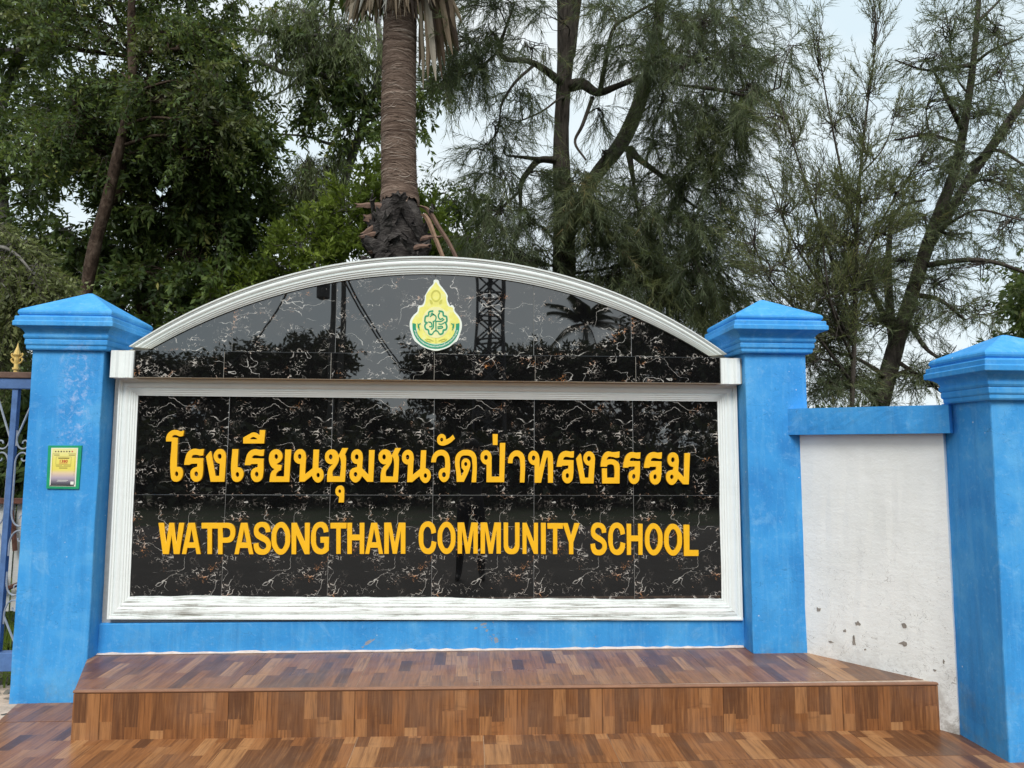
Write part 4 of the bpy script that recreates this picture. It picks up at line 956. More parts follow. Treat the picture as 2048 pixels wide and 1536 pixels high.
def tree(name, label, cat, limbs, crown, bark, group=None, place=at_d, foot=None, sub=5, twig_r=.02, knobs=.0, seed=1):
    """limbs: list of px polylines, the first is the trunk. crown: list of (kind, material, blobs, seed, part name)"""
    lp = [px_limb(l, place) for l in limbs]
    if lp[0][0][0][2] > -.2:                     # carry the trunk down into the ground
        g0 = lp[0][0][0]; lp[0] = (np.vstack([[g0[0], g0[1], -.30], [g0[0], g0[1], (g0[2] - .3) / 2], lp[0][0]]), np.concatenate([[lp[0][1][0] * 1.25, lp[0][1][0] * 1.05], lp[0][1]]))
    f = lp[0][0][0]
    root = thing(name, tuple(f), label, cat, group); rg = np.random.default_rng(seed)
    m = MB()
    for P, R in lp:
        if knobs: R = R * (1 + knobs * np.convolve(rg.normal(size=len(R) + 4), np.ones(3) / 3, 'same')[2:-2])
        m.tube(P, R, 9 if R.max() > .05 else 6)
    nodes = np.concatenate([P for P, R in lp]); nr = np.concatenate([R for P, R in lp])
    branches = MB(); have = False
    for kind, mat, blobs, sd, part in crown:
        V, F, tone, SV, SF, P0, cen = foliage(blobs, kind, sd, place)
        mesh_obj(part, V, F, mat, root, tone=tone)
        mesh_obj('twigs', SV, SF, TWIG, root)['kind'] = 'stuff'
        k0 = 0
        for bi, bl in enumerate(blobs):
            n = count(bl, kind); c = cen[bi]; pts = P0[k0:k0 + n]; k0 += n
            # boughs carry clumps: grow one from the nearest higher-ranking limb
            dd = np.linalg.norm((nodes - c) * np.array([1, 1, 1.25]) + np.array([0, 0, .25]), axis=1) - nr * 3
            j = int(np.argmin(dd)); a = nodes[j]; r_ = min(nr[j] * .55, .012 + .018 * dd[j]) if dd[j] > 0 else nr[j] * .3
            r_ = max(r_, twig_r * .6)
            mid = (a + c) / 2 + rg.normal(size=3) * .12 * np.linalg.norm(c - a) + np.array([0, 0, .10 * np.linalg.norm(c - a)])
            P = smooth_path([a, mid, c], 5); branches.tube(P, np.linspace(r_, max(r_ * .45, .006), len(P)), 5); have = True
            pick = rg.choice(n, size=min(n, max(2, int(sub * n / 12))), replace=False)
            for p in pts[pick]:
                s = P[rg.integers(len(P) // 2, len(P))]; mm = (s + p) / 2 + rg.normal(size=3) * .10 * np.linalg.norm(p - s)
                Q = smooth_path([s, mm, p], 3); branches.tube(Q, np.linspace(max(r_ * .40, .007), .004, len(Q)), 4)
    m.build('trunk', bark, root, smooth=True)
    if have: branches.build('branches', bark, root, smooth=True)['kind'] = 'stuff'
    return root

# --- big casuarina in the middle
D = 11.0
limbs = [
 [(1128, 905, D, 27), (1128, 700, D, 25), (1128, 520, D, 23.5), (1127, 430, D, 21), (1122, 300, D, 16.5), (1126, 190, D, 15.5), (1132, 90, D, 17.5), (1130, 0, D, 17), (1126, -110, D, 14), (1130, -260, D, 10)],
 [(1130, 470, D, 17), (1162, 398, D + .1, 14), (1200, 340, D + .3, 14), (1245, 282, D + .5, 15.5), (1280, 200, D + .6, 14), (1305, 110, D + .7, 12), (1320, 20, D + .8, 10), (1330, -120, D + .9, 8)],
 [(1140, 110, D, 11), (1152, 10, D + .1, 10), (1172, -90, D + .2, 8)],
 [(1128, 170, D, 9), (1090, 140, D - .4, 7), (1055, 122, D - .8, 5.5), (1012, 118, D - 1.1, 4.5), (1000, 98, D - 1.2, 4), (1010, 60, D - 1.3, 3), (1028, 10, D - 1.3, 2.5)],
 [(1000, 100, D - 1.2, 3.2), (960, 135, D - 1.5, 2.6), (920, 155, D - 1.7, 1.8)],
 [(1066, 132, D - .7, 3.2), (1030, 165, D - .9, 2.8), (1003, 210, D - 1.1, 2.4), (997, 258, D - 1.2, 1.8), (975, 290, D - 1.3, 1.2)],
 [(1140, 172, D, 12), (1165, 168, D - .2, 11), (1195, 185, D - .4, 8), (1235, 172, D - .6, 6), (1290, 150, D - .8, 5), (1350, 137, D - 1, 4.2), (1420, 115, D - 1.2, 3), (1455, 96, D - 1.3, 2.2)],
 [(1200, 183, D - .4, 5.5), (1212, 120, D - .5, 4.5), (1228, 55, D - .6, 4), (1262, 32, D - .7, 3), (1300, 10, D - .8, 2.5)],
 [(1118, 318, D, 6.5), (1080, 318, D - .4, 4.5), (1042, 314, D - .8, 3.2), (1012, 311, D - 1, 1.6)],
 [(1118, 322, D, 8), (1080, 320, D - .3, 6.5), (1055, 345, D - .5, 6), (1042, 370, D - .6, 5), (1041, 420, D - .7, 3), (1040, 460, D - .7, 1.6)],
 [(1042, 380, D - .6, 3.4), (1010, 410, D - .9, 2.6), (980, 440, D - 1.1, 1.6)],
 [(1260, 300, D + .5, 10), (1278, 318, D + .2, 6.5), (1320, 350, D - .2, 4.5), (1360, 390, D - .5, 3), (1400, 420, D - .7, 2)],
 [(1258, 306, D + .4, 7), (1268, 370, D + .1, 3.6), (1272, 410, D, 2.4)],
 [(1185, 195, D - .3, 4.5), (1165, 250, D - .5, 3.6), (1150, 285, D - .5, 2.8), (1172, 320, D - .6, 2)],
 [(1130, 195, D, 4), (1115, 200, D - .5, 2.6), (1080, 225, D - .8, 2), (1020, 250, D - 1, 1.3)],
 [(1348, 138, D - 1, 3.4), (1340, 165, D - 1, 2.6), (1440, 180, D - 1.3, 4), (1500, 192, D - 1.5, 3), (1560, 175, D - 1.7, 1.8)],
]
blobs = [
 (985, 10, 45, 18, 9, D - 1.3, .8), (930, 75, 40, 38, 17, D - 1.5, .8), (985, 65, 30, 30, 9, D - 1.3, .7), (1070, 85, 30, 18, 6, D - .8, .6), (905, 140, 35, 22, 11, D - 1.7, .7), (960, 120, 30, 18, 8, D - 1.4, .6), (1095, 30, 30, 28, 5, D - .4, .5),
 (1040, 185, 40, 28, 8, D - 1, .7), (985, 245, 26, 30, 6, D - 1.2, .5), (968, 300, 26, 28, 6, D - 1.2, .5), (1010, 290, 22, 26, 5, D - 1.1, .5), (1060, 215, 22, 18, 2, D - .8, .4),
 (1000, 345, 42, 18, 7, D - 1, .8), (1060, 345, 38, 20, 6, D - .6, .6), (1000, 420, 45, 36, 15, D - .9, .8), (1060, 440, 40, 40, 13, D - .7, .8), (1010, 505, 55, 28, 22, D - .8, .9), (1080, 500, 32, 34, 14, D - .4, .7), (965, 470, 40, 30, 12, D - 1.1, .7),
 (1220, 20, 50, 30, 12, D - .5, 1), (1200, 90, 34, 34, 7, D - .3, .8), (1265, 90, 38, 40, 12, D - .4, 1), (1320, 40, 60, 45, 24, D - .6, 1.2), (1410, 40, 60, 50, 28, D - 1, 1.2), (1400, 120, 80, 40, 30, D - 1, 1.1), (1470, 100, 55, 55, 20, D - 1.2, 1), (1320, 130, 50, 30, 15, D - .8, .9), (1545, 125, 45, 26, 7, D - 1.5, .8), (1500, 170, 55, 20, 10, D - 1.4, .8), (1580, 100, 35, 22, 4, D - 1.6, .6),
 (1200, 215, 30, 25, 5, D - .4, .6), (1330, 200, 50, 30, 16, D - .5, .9), (1400, 215, 60, 34, 19, D - .9, .9), (1480, 225, 40, 30, 7, D - 1.2, .8), (1330, 270, 40, 40, 14, D - .2, .9), (1400, 290, 40, 50, 17, D - .7, .9), (1205, 300, 26, 40, 3, D, .5), (1475, 280, 14, 48, 11, D - 1.1, .3),
 (1160, 395, 42, 40, 34, D - .7, .5), (1150, 350, 25, 18, 10, D - .7, .4), (1215, 420, 45, 30, 19, D - .2, .8), (1290, 350, 40, 30, 9, D - .2, .7), (1280, 420, 60, 40, 27, D, .9), (1360, 380, 55, 50, 24, D - .4, 1), (1380, 460, 60, 40, 24, D - .5, 1), (1430, 360, 50, 60, 15, D - .8, .9), (1210, 490, 60, 40, 34, D, .9), (1300, 510, 70, 45, 40, D - .1, 1), (1400, 540, 60, 50, 36, D - .4, 1), (1250, 570, 70, 40, 34, D, 1), (1340, 600, 70, 36, 34, D - .2, 1), (1165, 560, 40, 30, 12, D + .1, .7), (1470, 470, 40, 60, 13, D - .7, .9), (1460, 580, 46, 40, 15, D - .6, .9),
 (1400, -60, 170, 70, 34, D - .5, 1.6), (1150, -90, 190, 60, 24, D, 1.6), (1000, -60, 90, 40, 10, D - 1, 1), (1250, -220, 220, 90, 44, D, 1.8),
]
brown = [(1410, 600, 28, 40, 24, D - .9, .4), (1490, 240, 14, 60, 9, D - 1.2, .2), (1425, 290, 16, 40, 8, D - 1, .2), (1190, 440, 26, 26, 9, D - .7, .3), (1330, 560, 40, 30, 12, D - .6, .5)]
tree('casuarina_tree', 'tall dark casuarina with two forking trunks and drooping needles behind the middle arch', 'tree', limbs,
     [('needle', NEEDLE, blobs, 41, 'crown'), ('needle', NEEDLE_Y, brown, 42, 'olive_sprays')], BARK_DARK, 'casuarina trees behind the wall', knobs=.05, seed=4)

# --- casuarina on the right
D = 10.0
limbs = [
 [(1742, 960, D, 20.24), (1752, 850, D, 18.40), (1768, 780, D, 16.56), (1795, 680, D, 15.18), (1820, 600, D, 13.80), (1852, 500, D, 12.42), (1885, 410, D, 11.04), (1910, 340, D, 9.20), (1925, 270, D, 7.82), (1938, 190, D, 6.90), (1948, 110, D, 5.70), (1955, 30, D, 4.78), (1962, -60, D, 3.68), (1970, -200, D, 2.39)],
 [(1850, 505, D, 10), (1905, 415, D + .2, 9.5), (1950, 340, D + .4, 9.5), (2000, 270, D + .5, 9), (2060, 180, D + .6, 8), (2130, 80, D + .7, 6)],
 [(1788, 700, D, 10), (1780, 620, D + .3, 9), (1776, 560, D + .4, 7.5), (1778, 490, D + .5, 5.5), (1785, 420, D + .6, 3.5)],
 [(1776, 650, D + .3, 7), (1755, 605, D + .2, 5.5), (1735, 570, D, 4.2), (1700, 545, D - .1, 3)],
 [(1868, 470, D, 5), (1910, 440, D - .3, 3.5), (1960, 420, D - .5, 2.8), (2040, 440, D - .6, 1.8)],
 [(1842, 532, D, 6), (1930, 520, D - .3, 5), (1990, 525, D - .5, 4), (2050, 545, D - .6, 3)],
 [(1925, 260, D, 5), (1900, 210, D - .2, 4), (1880, 165, D - .3, 3), (1866, 140, D - .4, 2)],
 [(1945, 130, D, 4.5), (1900, 135, D - .3, 3.5), (1850, 140, D - .5, 2.4), (1790, 120, D - .8, 1.5)],
 [(1945, 130, D, 4), (1985, 100, D - .2, 3), (2045, 75, D - .3, 2)], [(1953, 45, D, 4), (1980, 20, D, 2.5), (2010, -10, D, 2)],
 [(1940, 330, D + .4, 5), (1990, 300, D, 3.6), (2048, 330, D - .3, 2.2)],
 [(1830, 590, D, 6), (1880, 600, D - .3, 4), (1930, 640, D - .5, 2.4)], [(1815, 640, D, 6), (1855, 700, D - .4, 4), (1900, 720, D - .6, 2.6), (1930, 700, D - .7, 1.8)],
 [(1780, 760, D, 6), (1720, 720, D - .3, 4), (1660, 700, D - .5, 2.5)], [(1790, 720, D, 5), (1850, 760, D - .3, 3.6), (1890, 790, D - .4, 2)],
 [(1850, 400, D, 3), (1810, 410, D - .3, 2.4), (1750, 450, D - .5, 1.6)], [(1925, 290, D, 4), (1860, 270, D - .4, 3), (1790, 280, D - .7, 2)],
]
blobs = [
 (1900, 40, 50, 40, 9, D - .4, .8), (1990, 50, 50, 45, 11, D - .2, .8), (1850, 120, 55, 30, 9, D - .6, .8), (1920, 140, 50, 40, 11, D - .2, .8), (2000, 140, 50, 50, 12, D - .2, .8), (1860, 200, 50, 34, 8, D - .4, .8), (1960, 220, 60, 40, 13, D, .9), (2030, 240, 40, 50, 10, D + .2, .8),
 (1840, 270, 60, 28, 9, D - .5, .8), (1910, 310, 60, 40, 13, D - .1, .9), (1990, 340, 60, 40, 14, D, .9), (2040, 380, 40, 40, 9, D, .7), (1830, 350, 60, 34, 10, D - .3, .8), (1930, 400, 60, 34, 12, D - .2, .9), (2010, 450, 50, 34, 8, D - .3, .8), (1820, 430, 60, 34, 12, D - .2, .9), (1900, 470, 50, 30, 9, D - .3, .8), (1960, 530, 70, 34, 9, D - .4, .9), (1870, 560, 50, 34, 11, D - .3, .8), (1790, 520, 60, 34, 14, D + .2, .9),
 (1740, 560, 70, 40, 20, D, 1), (1690, 530, 60, 40, 14, D - .2, .9), (1840, 640, 60, 34, 12, D - .3, .8), (1930, 620, 50, 34, 8, D - .4, .8), (1760, 640, 60, 40, 16, D, .9), (1690, 620, 60, 40, 15, D - .3, .9), (1900, 710, 40, 26, 6, D - .5, .6), (1860, 770, 40, 24, 10, D - .4, .6), (1650, 690, 40, 50, 17, D - .4, .8), (1700, 740, 60, 40, 24, D - .3, .9), (1660, 770, 50, 30, 20, D - .4, .8), (1750, 790, 50, 20, 9, D - .2, .7), (1810, 740, 40, 30, 7, D - .2, .6), (1980, 600, 40, 40, 4, D - .4, .7),
 (1950, -80, 140, 60, 22, D, 1.4), (2120, 100, 60, 150, 22, D + .4, 1), (2120, 420, 60, 150, 18, D, 1),
]
tree('casuarina_tree', 'leaning casuarina with open feathery crown rising behind the white wall panel', 'tree', limbs, [('tuft', NEEDLE, blobs, 51, 'crown')], BARK_DARK, 'casuarina trees behind the wall', knobs=.05, seed=6)

# --- young casuarina with steep thin stems
D = 9.0
limbs = [
 [(1700, 900, D, 5.76), (1708, 700, D, 5.04), (1712, 520, D, 4.32), (1716, 400, D, 3.60), (1725, 300, D, 2.59), (1735, 210, D, 2.02), (1748, 120, D, 1.44), (1756, 20, D, 0.86)],
 [(1712, 470, D, 2.88), (1680, 330, D - .2, 2.16), (1650, 180, D - .3, 1.44), (1632, 70, D - .4, 0.79)],
 [(1705, 640, D, 3.60), (1650, 480, D - .3, 2.59), (1600, 330, D - .5, 1.73), (1560, 200, D - .6, 0.94)],
 [(1705, 690, D, 3.60), (1640, 570, D - .3, 2.59), (1580, 470, D - .5, 1.87), (1530, 340, D - .6, 1.01)],
 [(1712, 560, D, 3.17), (1770, 430, D + .2, 2.30), (1840, 320, D + .3, 1.58), (1920, 210, D + .4, 0.86)],
 [(1708, 640, D, 3.17), (1610, 560, D - .2, 2.30), (1550, 520, D - .3, 1.58)], [(1720, 350, D, 1.87), (1770, 290, D, 1.30), (1800, 190, D, 0.79)],
 [(1700, 760, D, 3.60), (1610, 640, D - .2, 2.59), (1540, 560, D - .3, 1.73), (1500, 470, D - .3, 1.15)], [(1705, 720, D, 2.88), (1660, 600, D - .5, 2.16), (1640, 420, D - .6, 1.30)],
]
up = (0, -1)
blobs = [
 (1752, 80, 14, 70, 6, D, .2, 0, -1), (1740, 180, 22, 60, 8, D, .3, .1, -1), (1640, 120, 20, 60, 7, D - .3, .3, -.3, -1), (1670, 250, 30, 60, 9, D - .2, .4, -.2, -1), (1800, 220, 25, 40, 6, D, .3, .3, -1), (1725, 300, 34, 60, 13, D, .5, 0, -1), (1590, 280, 40, 60, 9, D - .5, .5, -.4, -1), (1550, 230, 40, 40, 6, D - .6, .5, -.5, -.8), (1640, 370, 50, 60, 17, D - .4, .6, -.3, -1),
 (1720, 400, 50, 50, 24, D, .6, 0, -1), (1790, 380, 45, 50, 13, D + .2, .5, .5, -.9), (1850, 310, 40, 40, 7, D + .3, .5, .6, -.8), (1560, 420, 45, 60, 12, D - .5, .6, -.4, -1), (1600, 490, 50, 50, 18, D - .4, .6, -.4, -.8), (1690, 480, 50, 50, 30, D - .1, .7, -.1, -.9), (1770, 470, 45, 40, 15, D + .1, .6, .4, -.8), (1540, 540, 45, 50, 12, D - .4, .6, -.5, -.7), (1640, 570, 60, 50, 28, D - .2, .8, -.3, -.7), (1720, 570, 50, 45, 30, D, .7, .1, -.7), (1580, 630, 60, 45, 20, D - .2, .8, -.5, -.6), (1680, 660, 50, 50, 24, D, .7, -.1, -.6), (1510, 480, 30, 60, 7, D - .3, .5, -.3, -1), (1620, 720, 40, 40, 13, D, .6, -.3, -.5),
]
tree('casuarina_sapling', 'young casuarina of thin steep stems just right of the standing step pillar', 'tree', limbs, [('feather', NEEDLE_Y, blobs, 61, 'crown')], BARK_DARK, None, seed=8, sub=4, twig_r=.008)

# --- dense dark trees on the left
D = 11.0
DT = D - .75
limbs = [
 [(150, 760, DT, 12.5), (170, 600, DT, 12), (190, 490, DT, 11.5), (213, 408, DT, 11), (236, 308, DT, 10), (253, 239, DT, 9.5), (265, 154, DT, 9), (263, 68, DT, 8), (264, -10, DT, 7), (270, -150, DT, 6)],
 [(268, 115, D, 6.5), (290, 108, D - .3, 5.5), (318, 103, D - .5, 5), (359, 98, D - .7, 4)], [(247, 262, D, 6), (262, 200, D + .3, 5), (300, 160, D + .4, 4.4), (335, 152, D + .4, 3)],
 [(215, 405, D + .2, 10), (238, 385, D + .3, 10), (245, 300, D + .3, 9), (252, 250, D + .2, 8)],
]
def grid_blobs(x0, x1, y0, y1, dx, dy, n, d, dep, rg, skip=()):
    out = []
    for y in np.arange(y0, y1, dy):
        for x in np.arange(x0, x1, dx):
            cx, cy = x + rg.uniform(-.4, .4) * dx, y + rg.uniform(-.4, .4) * dy
            if any(abs(cx - sx) < sw and abs(cy - sy) < sh for sx, sy, sw, sh in skip): continue
            out.append((cx, cy, dx * .72, dy * .66, max(3, int(n * rg.uniform(.6, 1.4))), d + rg.uniform(-.8, .8), dep))
    return out
rg = np.random.default_rng(71)
gaps = [(275, 8, 26, 26), (215, 95, 48, 34), (75, 158, 60, 44), (318, 112, 34, 30), (20, 356, 40, 26), (178, 396, 36, 26), (500, 50, 50, 40), (290, 60, 20, 30)]
blobs = grid_blobs(60, 470, -20, 330, 62, 54, 15, D + .3, .8, rg, gaps) + [(300, 180, 60, 50, 40, D - .4, .8), (370, 200, 60, 50, 34, D - .3, .8), (430, 160, 50, 50, 22, D, .8), (370, 60, 60, 50, 30, D, .9), (440, 60, 40, 50, 14, D, .8), (150, 210, 60, 50, 30, D, .8)] + [(250, -110, 260, 70, 60, D, 1.6), (420, -100, 120, 70, 26, D, 1.2)]
gold = [(400, 165, 36, 40, 14, D - .8, .4), (265, 70, 40, 30, 10, D - .6, .4), (100, 20, 50, 24, 8, D - .5, .4), (440, 250, 30, 30, 8, D - .6, .4)]
tree('leafy_tree', 'tall tree with leaning mottled red brown trunk behind the notice pillar', 'tree', limbs, [('fine', LEAF_DARK, blobs, 72, 'crown'), ('fine', LEAF_OLIVE, gold, 73, 'yellowing_sprays')], BARK_RED, 'broadleaf trees left of the palm', knobs=.06, seed=9)
D = 12.2
limbs = [[(284, 760, D, 10), (284, 560, D, 9.5), (286, 420, D, 9), (294, 342, D, 9), (284, 297, D, 8.5), (288, 230, D, 7), (310, 160, D, 5)],
         [(292, 322, D - .1, 5), (280, 318, D - .3, 4.6), (274, 315, D - .4, 4.2)], [(290, 345, D, 5), (340, 320, D - .2, 4), (393, 314, D - .3, 3.6)], [(372, 308, D - .3, 3), (392, 290, D - .4, 2.2)], [(290, 420, D, 6), (360, 380, D, 4.5), (440, 350, D - .2, 3)], [(288, 500, D, 6), (380, 470, D, 4.5), (470, 440, D - .2, 3)]]
blobs = grid_blobs(250, 530, 200, 680, 60, 52, 24, D, .8, rg, [(545, 462, 26, 26)]) + [(490, 240, 45, 40, 30, D - .5, .6), (505, 310, 40, 45, 36, D - .5, .6), (490, 390, 50, 50, 36, D - .4, .7), (440, 320, 50, 50, 34, D - .6, .7), (420, 420, 60, 50, 40, D - .4, .7), (530, 420, 24, 34, 14, D - .2, .5)]
tree('leafy_tree', 'dense dark green tree of hanging leaves above the left slope of the arch', 'tree', limbs, [('broad', LEAF_DARK, blobs, 75, 'crown')], BARK_RED, 'broadleaf trees left of the palm', seed=10)
D = 12.6
limbs = [[(40, 900, D, 12), (40, 700, D, 11), (20, 520, D, 11), (2, 372, D, 10), (-4, 260, D, 10), (14, 170, D, 9.5), (38, 118, D, 9), (62, 45, D, 8), (70, -30, D, 7), (80, -160, D, 5)],
         [(-30, 112, D - .2, 9), (0, 106, D - .2, 8.5), (45, 103, D - .2, 8), (84, 99, D - .2, 7), (100, 84, D - .1, 6), (130, 76, D, 4)], [(0, 372, D, 8), (18, 357, D - .1, 6.5), (48, 352, D - .2, 5), (80, 352, D - .3, 3.4)], [(30, 130, D, 4), (80, 140, D, 3), (140, 170, D, 2)], [(0, 150, D, 4), (15, 130, D, 3), (38, 120, D, 2.6)]]
blobs = grid_blobs(-60, 260, 215, 720, 66, 54, 17, D, .9, rg, gaps) + grid_blobs(-60, 140, -20, 120, 60, 46, 14, D, .8, rg, gaps) + [(110, 150, 46, 26, 9, D - .2, .6), (40, 215, 60, 30, 16, D, .7), (200, 300, 40, 60, 26, D + .2, .7)] + [(40, -100, 160, 60, 40, D, 1.3)]
tree('leafy_tree', 'grey limbed tree at the left edge with a thick pale bough crossing in front', 'tree', limbs, [('broad', LEAF_DARK, blobs, 77, 'crown')], BARK_GREY, 'broadleaf trees left of the palm', seed=11)
# light drooping boughs low on the left, nearer than the rest
D = 7.2
limbs = [[(-60, 900, D, 12), (-66, 700, D, 11), (-60, 560, D, 10), (-40, 470, D, 8), (-10, 430, D, 5)], [(-40, 490, D, 5), (20, 500, D - .2, 3.5), (70, 550, D - .4, 2.2)], [(-50, 560, D, 5), (10, 590, D - .2, 3), (50, 640, D - .3, 1.8)]]
blobs = [(20, 500, 40, 30, 40, D, .4, .6, .6), (70, 550, 36, 28, 40, D - .2, .4, .7, .5), (20, 560, 46, 36, 52, D, .4, .5, .7), (15, 625, 34, 26, 34, D, .3, .3, .8), (95, 590, 22, 16, 16, D - .3, .3, .7, .6), (10, 690, 30, 24, 22, D, .3, .3, .8), (-40, 480, 50, 60, 40, D, .5, .5, .5)]
tree('shade_tree', 'lighter olive green drooping tree at the left edge beside the notice pillar top', 'tree', limbs, [('small', LEAF_OLIVE, blobs, 79, 'crown')], BARK_GREY, None, seed=12)
# drooping narrow-leaved tree
D = 12.8
limbs = [[(640, 900, D + 1, 12), (640, 700, D + 1, 11), (655, 520, D + .8, 10), (690, 360, D + .5, 9), (730, 230, D + .3, 8), (720, 180, D, 7), (690, 165, D, 6), (632, 147, D, 5.5), (574, 147, D, 5), (533, 130, D, 4.5), (485, 119, D, 3)],
         [(735, 235, D + .3, 7), (760, 120, D + .3, 6), (750, 0, D + .3, 5), (740, -120, D + .3, 3.5)], [(740, 80, D + .3, 5), (660, 70, D, 4), (560, 74, D, 3.6), (506, 58, D, 3), (458, 62, D, 2.2)], [(585, 148, D, 2.6), (575, 175, D, 2.2), (547, 191, D, 1.6)], [(700, 300, D + .4, 5), (650, 285, D + .2, 3.4), (608, 272, D, 2.6), (523, 267, D, 1.8)], [(745, 40, D + .3, 4), (690, 10, D, 3), (640, -5, D, 2)]]
blobs = [(600, 20, 50, 34, 26, D, .6), (660, 40, 40, 40, 30, D, .6), (545, 25, 40, 26, 13, D, .6), (620, 95, 50, 40, 34, D, .6), (680, 100, 36, 40, 26, D, .6), (560, 110, 40, 30, 14, D, .6), (700, 50, 34, 40, 24, D, .6), (640, 165, 34, 24, 10, D, .5), (735, 80, 30, 60, 16, D + .4, .6), (600, 330, 40, 34, 24, D, .5), (650, 330, 40, 40, 28, D + .2, .6), (690, 330, 24, 50, 16, D + .3, .5), (580, 380, 36, 40, 26, D, .5), (630, 400, 46, 40, 30, D + .1, .6), (690, 410, 24, 40, 14, D + .2, .5), (690, -70, 160, 50, 40, D, 1)]
dark = [(590, 60, 40, 40, 16, D + .3, .6), (650, 70, 50, 50, 20, D + .3, .6), (610, 160, 30, 26, 12, D, .5), (670, 170, 40, 34, 24, D, .5), (720, 200, 30, 40, 24, D + .2, .5), (650, 215, 36, 26, 16, D, .5), (610, 215, 14, 20, 5, D, .3), (720, 270, 26, 30, 14, D + .2, .5), (690, 250, 20, 30, 9, D, .4), (740, 140, 24, 40, 14, D + .3, .5), (560, 60, 40, 30, 9, D + .2, .5), (520, 110, 30, 20, 7, D, .4),
        (862, 165, 32, 26, 14, D + .2, .5), (900, 180, 26, 15, 7, D + .1, .4), (850, 222, 18, 16, 5, D + .2, .3), (848, 265, 12, 10, 3, D + .2, .2), (790, 200, 40, 60, 18, D + .5, .6)]
tree('weeping_tree', 'tree with long drooping narrow grey green leaves left of the palm trunk', 'tree', limbs, [('euc', LEAF_EUC, blobs, 81, 'crown'), ('broad', LEAF_DARK, dark, 82, 'dark_sprays')], BARK_GREY, None, seed=13)
# bright bushy tree round the palm's foot
D = 11.4
limbs = [[(690, 900, D, 9), (690, 700, D, 8), (680, 560, D, 6), (700, 440, D, 4), (735, 350, D, 2)], [(685, 600, D, 5), (620, 520, D, 3), (590, 480, D, 2)], [(690, 620, D, 5), (800, 540, D, 4), (880, 460, D, 2.4)], [(680, 600, D, 4), (580, 600, D, 3), (500, 570, D, 2)]]
blobs = [(740, 370, 30, 40, 30, D, .5), (700, 420, 46, 34, 36, D, .5), (755, 430, 24, 50, 26, D, .5), (640, 460, 46, 30, 32, D, .6), (590, 490, 46, 26, 26, D, .5), (700, 480, 50, 34, 40, D, .6), (640, 510, 60, 30, 38, D, .6), (560, 530, 50, 24, 28, D, .5), (500, 560, 46, 26, 26, D, .5), (740, 510, 40, 36, 24, D, .5), (862, 425, 16, 22, 10, D, .3), (878, 470, 26, 26, 18, D, .4), (900, 515, 40, 22, 24, D, .5), (600, 570, 90, 30, 34, D, .6), (850, 500, 40, 40, 24, D, .5), (440, 600, 60, 34, 26, D, .5)]
tree('bushy_tree', 'bright fresh green bushy tree crowded round the foot of the palm', 'tree', limbs, [('bush', LEAF_BUSH, blobs, 84, 'crown')], BARK_GREY, None, seed=14)
# thin young tree between palm and casuarina
D = 12.5
limbs = [[(955, 900, D, 5), (955, 700, D, 4.5), (958, 560, D, 4), (955, 470, D, 3), (945, 400, D, 1.8), (935, 365, D, 1)], [(957, 520, D, 2.6), (930, 460, D, 2), (905, 400, D, 1.2), (886, 385, D, .8)], [(956, 500, D, 2.4), (975, 430, D, 1.6), (985, 380, D, .9)], [(957, 540, D, 2), (925, 510, D, 1.4), (910, 490, D, .9)]]
blobs = [(890, 386, 12, 10, 5, D, .2), (915, 400, 18, 18, 8, D, .3), (938, 380, 16, 22, 9, D, .3), (925, 430, 22, 20, 9, D, .3), (960, 430, 20, 26, 10, D, .3), (940, 475, 26, 24, 14, D, .4), (920, 500, 22, 20, 9, D, .3), (975, 400, 14, 20, 7, D, .3), (960, 510, 30, 20, 14, D, .4)]
tree('slender_tree', 'slender young tree with sparse small leaves between the palm and the casuarina', 'tree', limbs, [('fine', LEAF_DARK, blobs, 86, 'crown')], BARK_DARK, None, seed=15)
# leafy tree at the right edge
D = 11.5
limbs = [[(2130, 980, D, 16), (2120, 800, D, 15), (2110, 650, D, 12), (2100, 560, D, 8), (2090, 500, D, 4)], [(2108, 680, D, 6), (2070, 640, D, 4), (2040, 610, D, 2.4)]]
blobs = [(2060, 560, 30, 30, 22, D, .5), (2045, 620, 26, 36, 26, D, .5), (2065, 660, 40, 30, 26, D, .5), (2100, 600, 50, 80, 60, D, .8), (2110, 500, 50, 50, 36, D, .7)]
tree('leafy_tree', 'dark leafy tree showing at the right edge above the nearest pillar', 'tree', limbs, [('broad', LEAF_DARK, blobs, 88, 'crown')], BARK_GREY, None, seed=16)

# ------------------------------------------------------------------ palm
D = 8.5
PM = D / F_PX
m_, nt, b = new_mat('palm_trunk_fibre'); p = wpos(nt)
fib = noise(nt, mapping(nt, p, (2.2, 2.2, 46)), 1., 6, .72, .35)
lowb = noise(nt, mapping(nt, p, (1.3, 1.3, 15)), 1., 4, .6, .6)
c = ramp(nt, fib, [(.30, (.065, .044, .034)), (.45, (.165, .115, .09)), (.58, (.27, .195, .155)), (.70, (.54, .45, .38))])
c = mix(nt, math_(nt, 'MULTIPLY', band(nt, lowb, .52, .36), .6), c, (.045, .026, .020))
nt.links.new(c, b.inputs['Base Color']); b.inputs['Roughness'].default_value = .9; b.inputs['Specular IOR Level'].default_value = .1
bump(nt, b, fib, .8, .03); PALM_TR = m_
PALM_BOOT = mat_bark('charred_leaf_base', (.055, .048, .046), (.15, .135, .125), (9, 9, 34), .8)
PALM_STUB = mat_simple('red_brown_stub', (.17, .105, .078), .8, .3, 18, bumpk=.4)
DEAD = mat_leaf('dead_palm_leaf', [(0, (.05, .035, .028)), (.3, (.16, .11, .075)), (.6, (.34, .26, .18)), (.85, (.44, .38, .30)), (1, (.55, .53, .48))], .15, .75, .2)
FAN = mat_leaf('fan_palm_green', [(0, (.03, .06, .015)), (1, (.10, .16, .04))], .25)
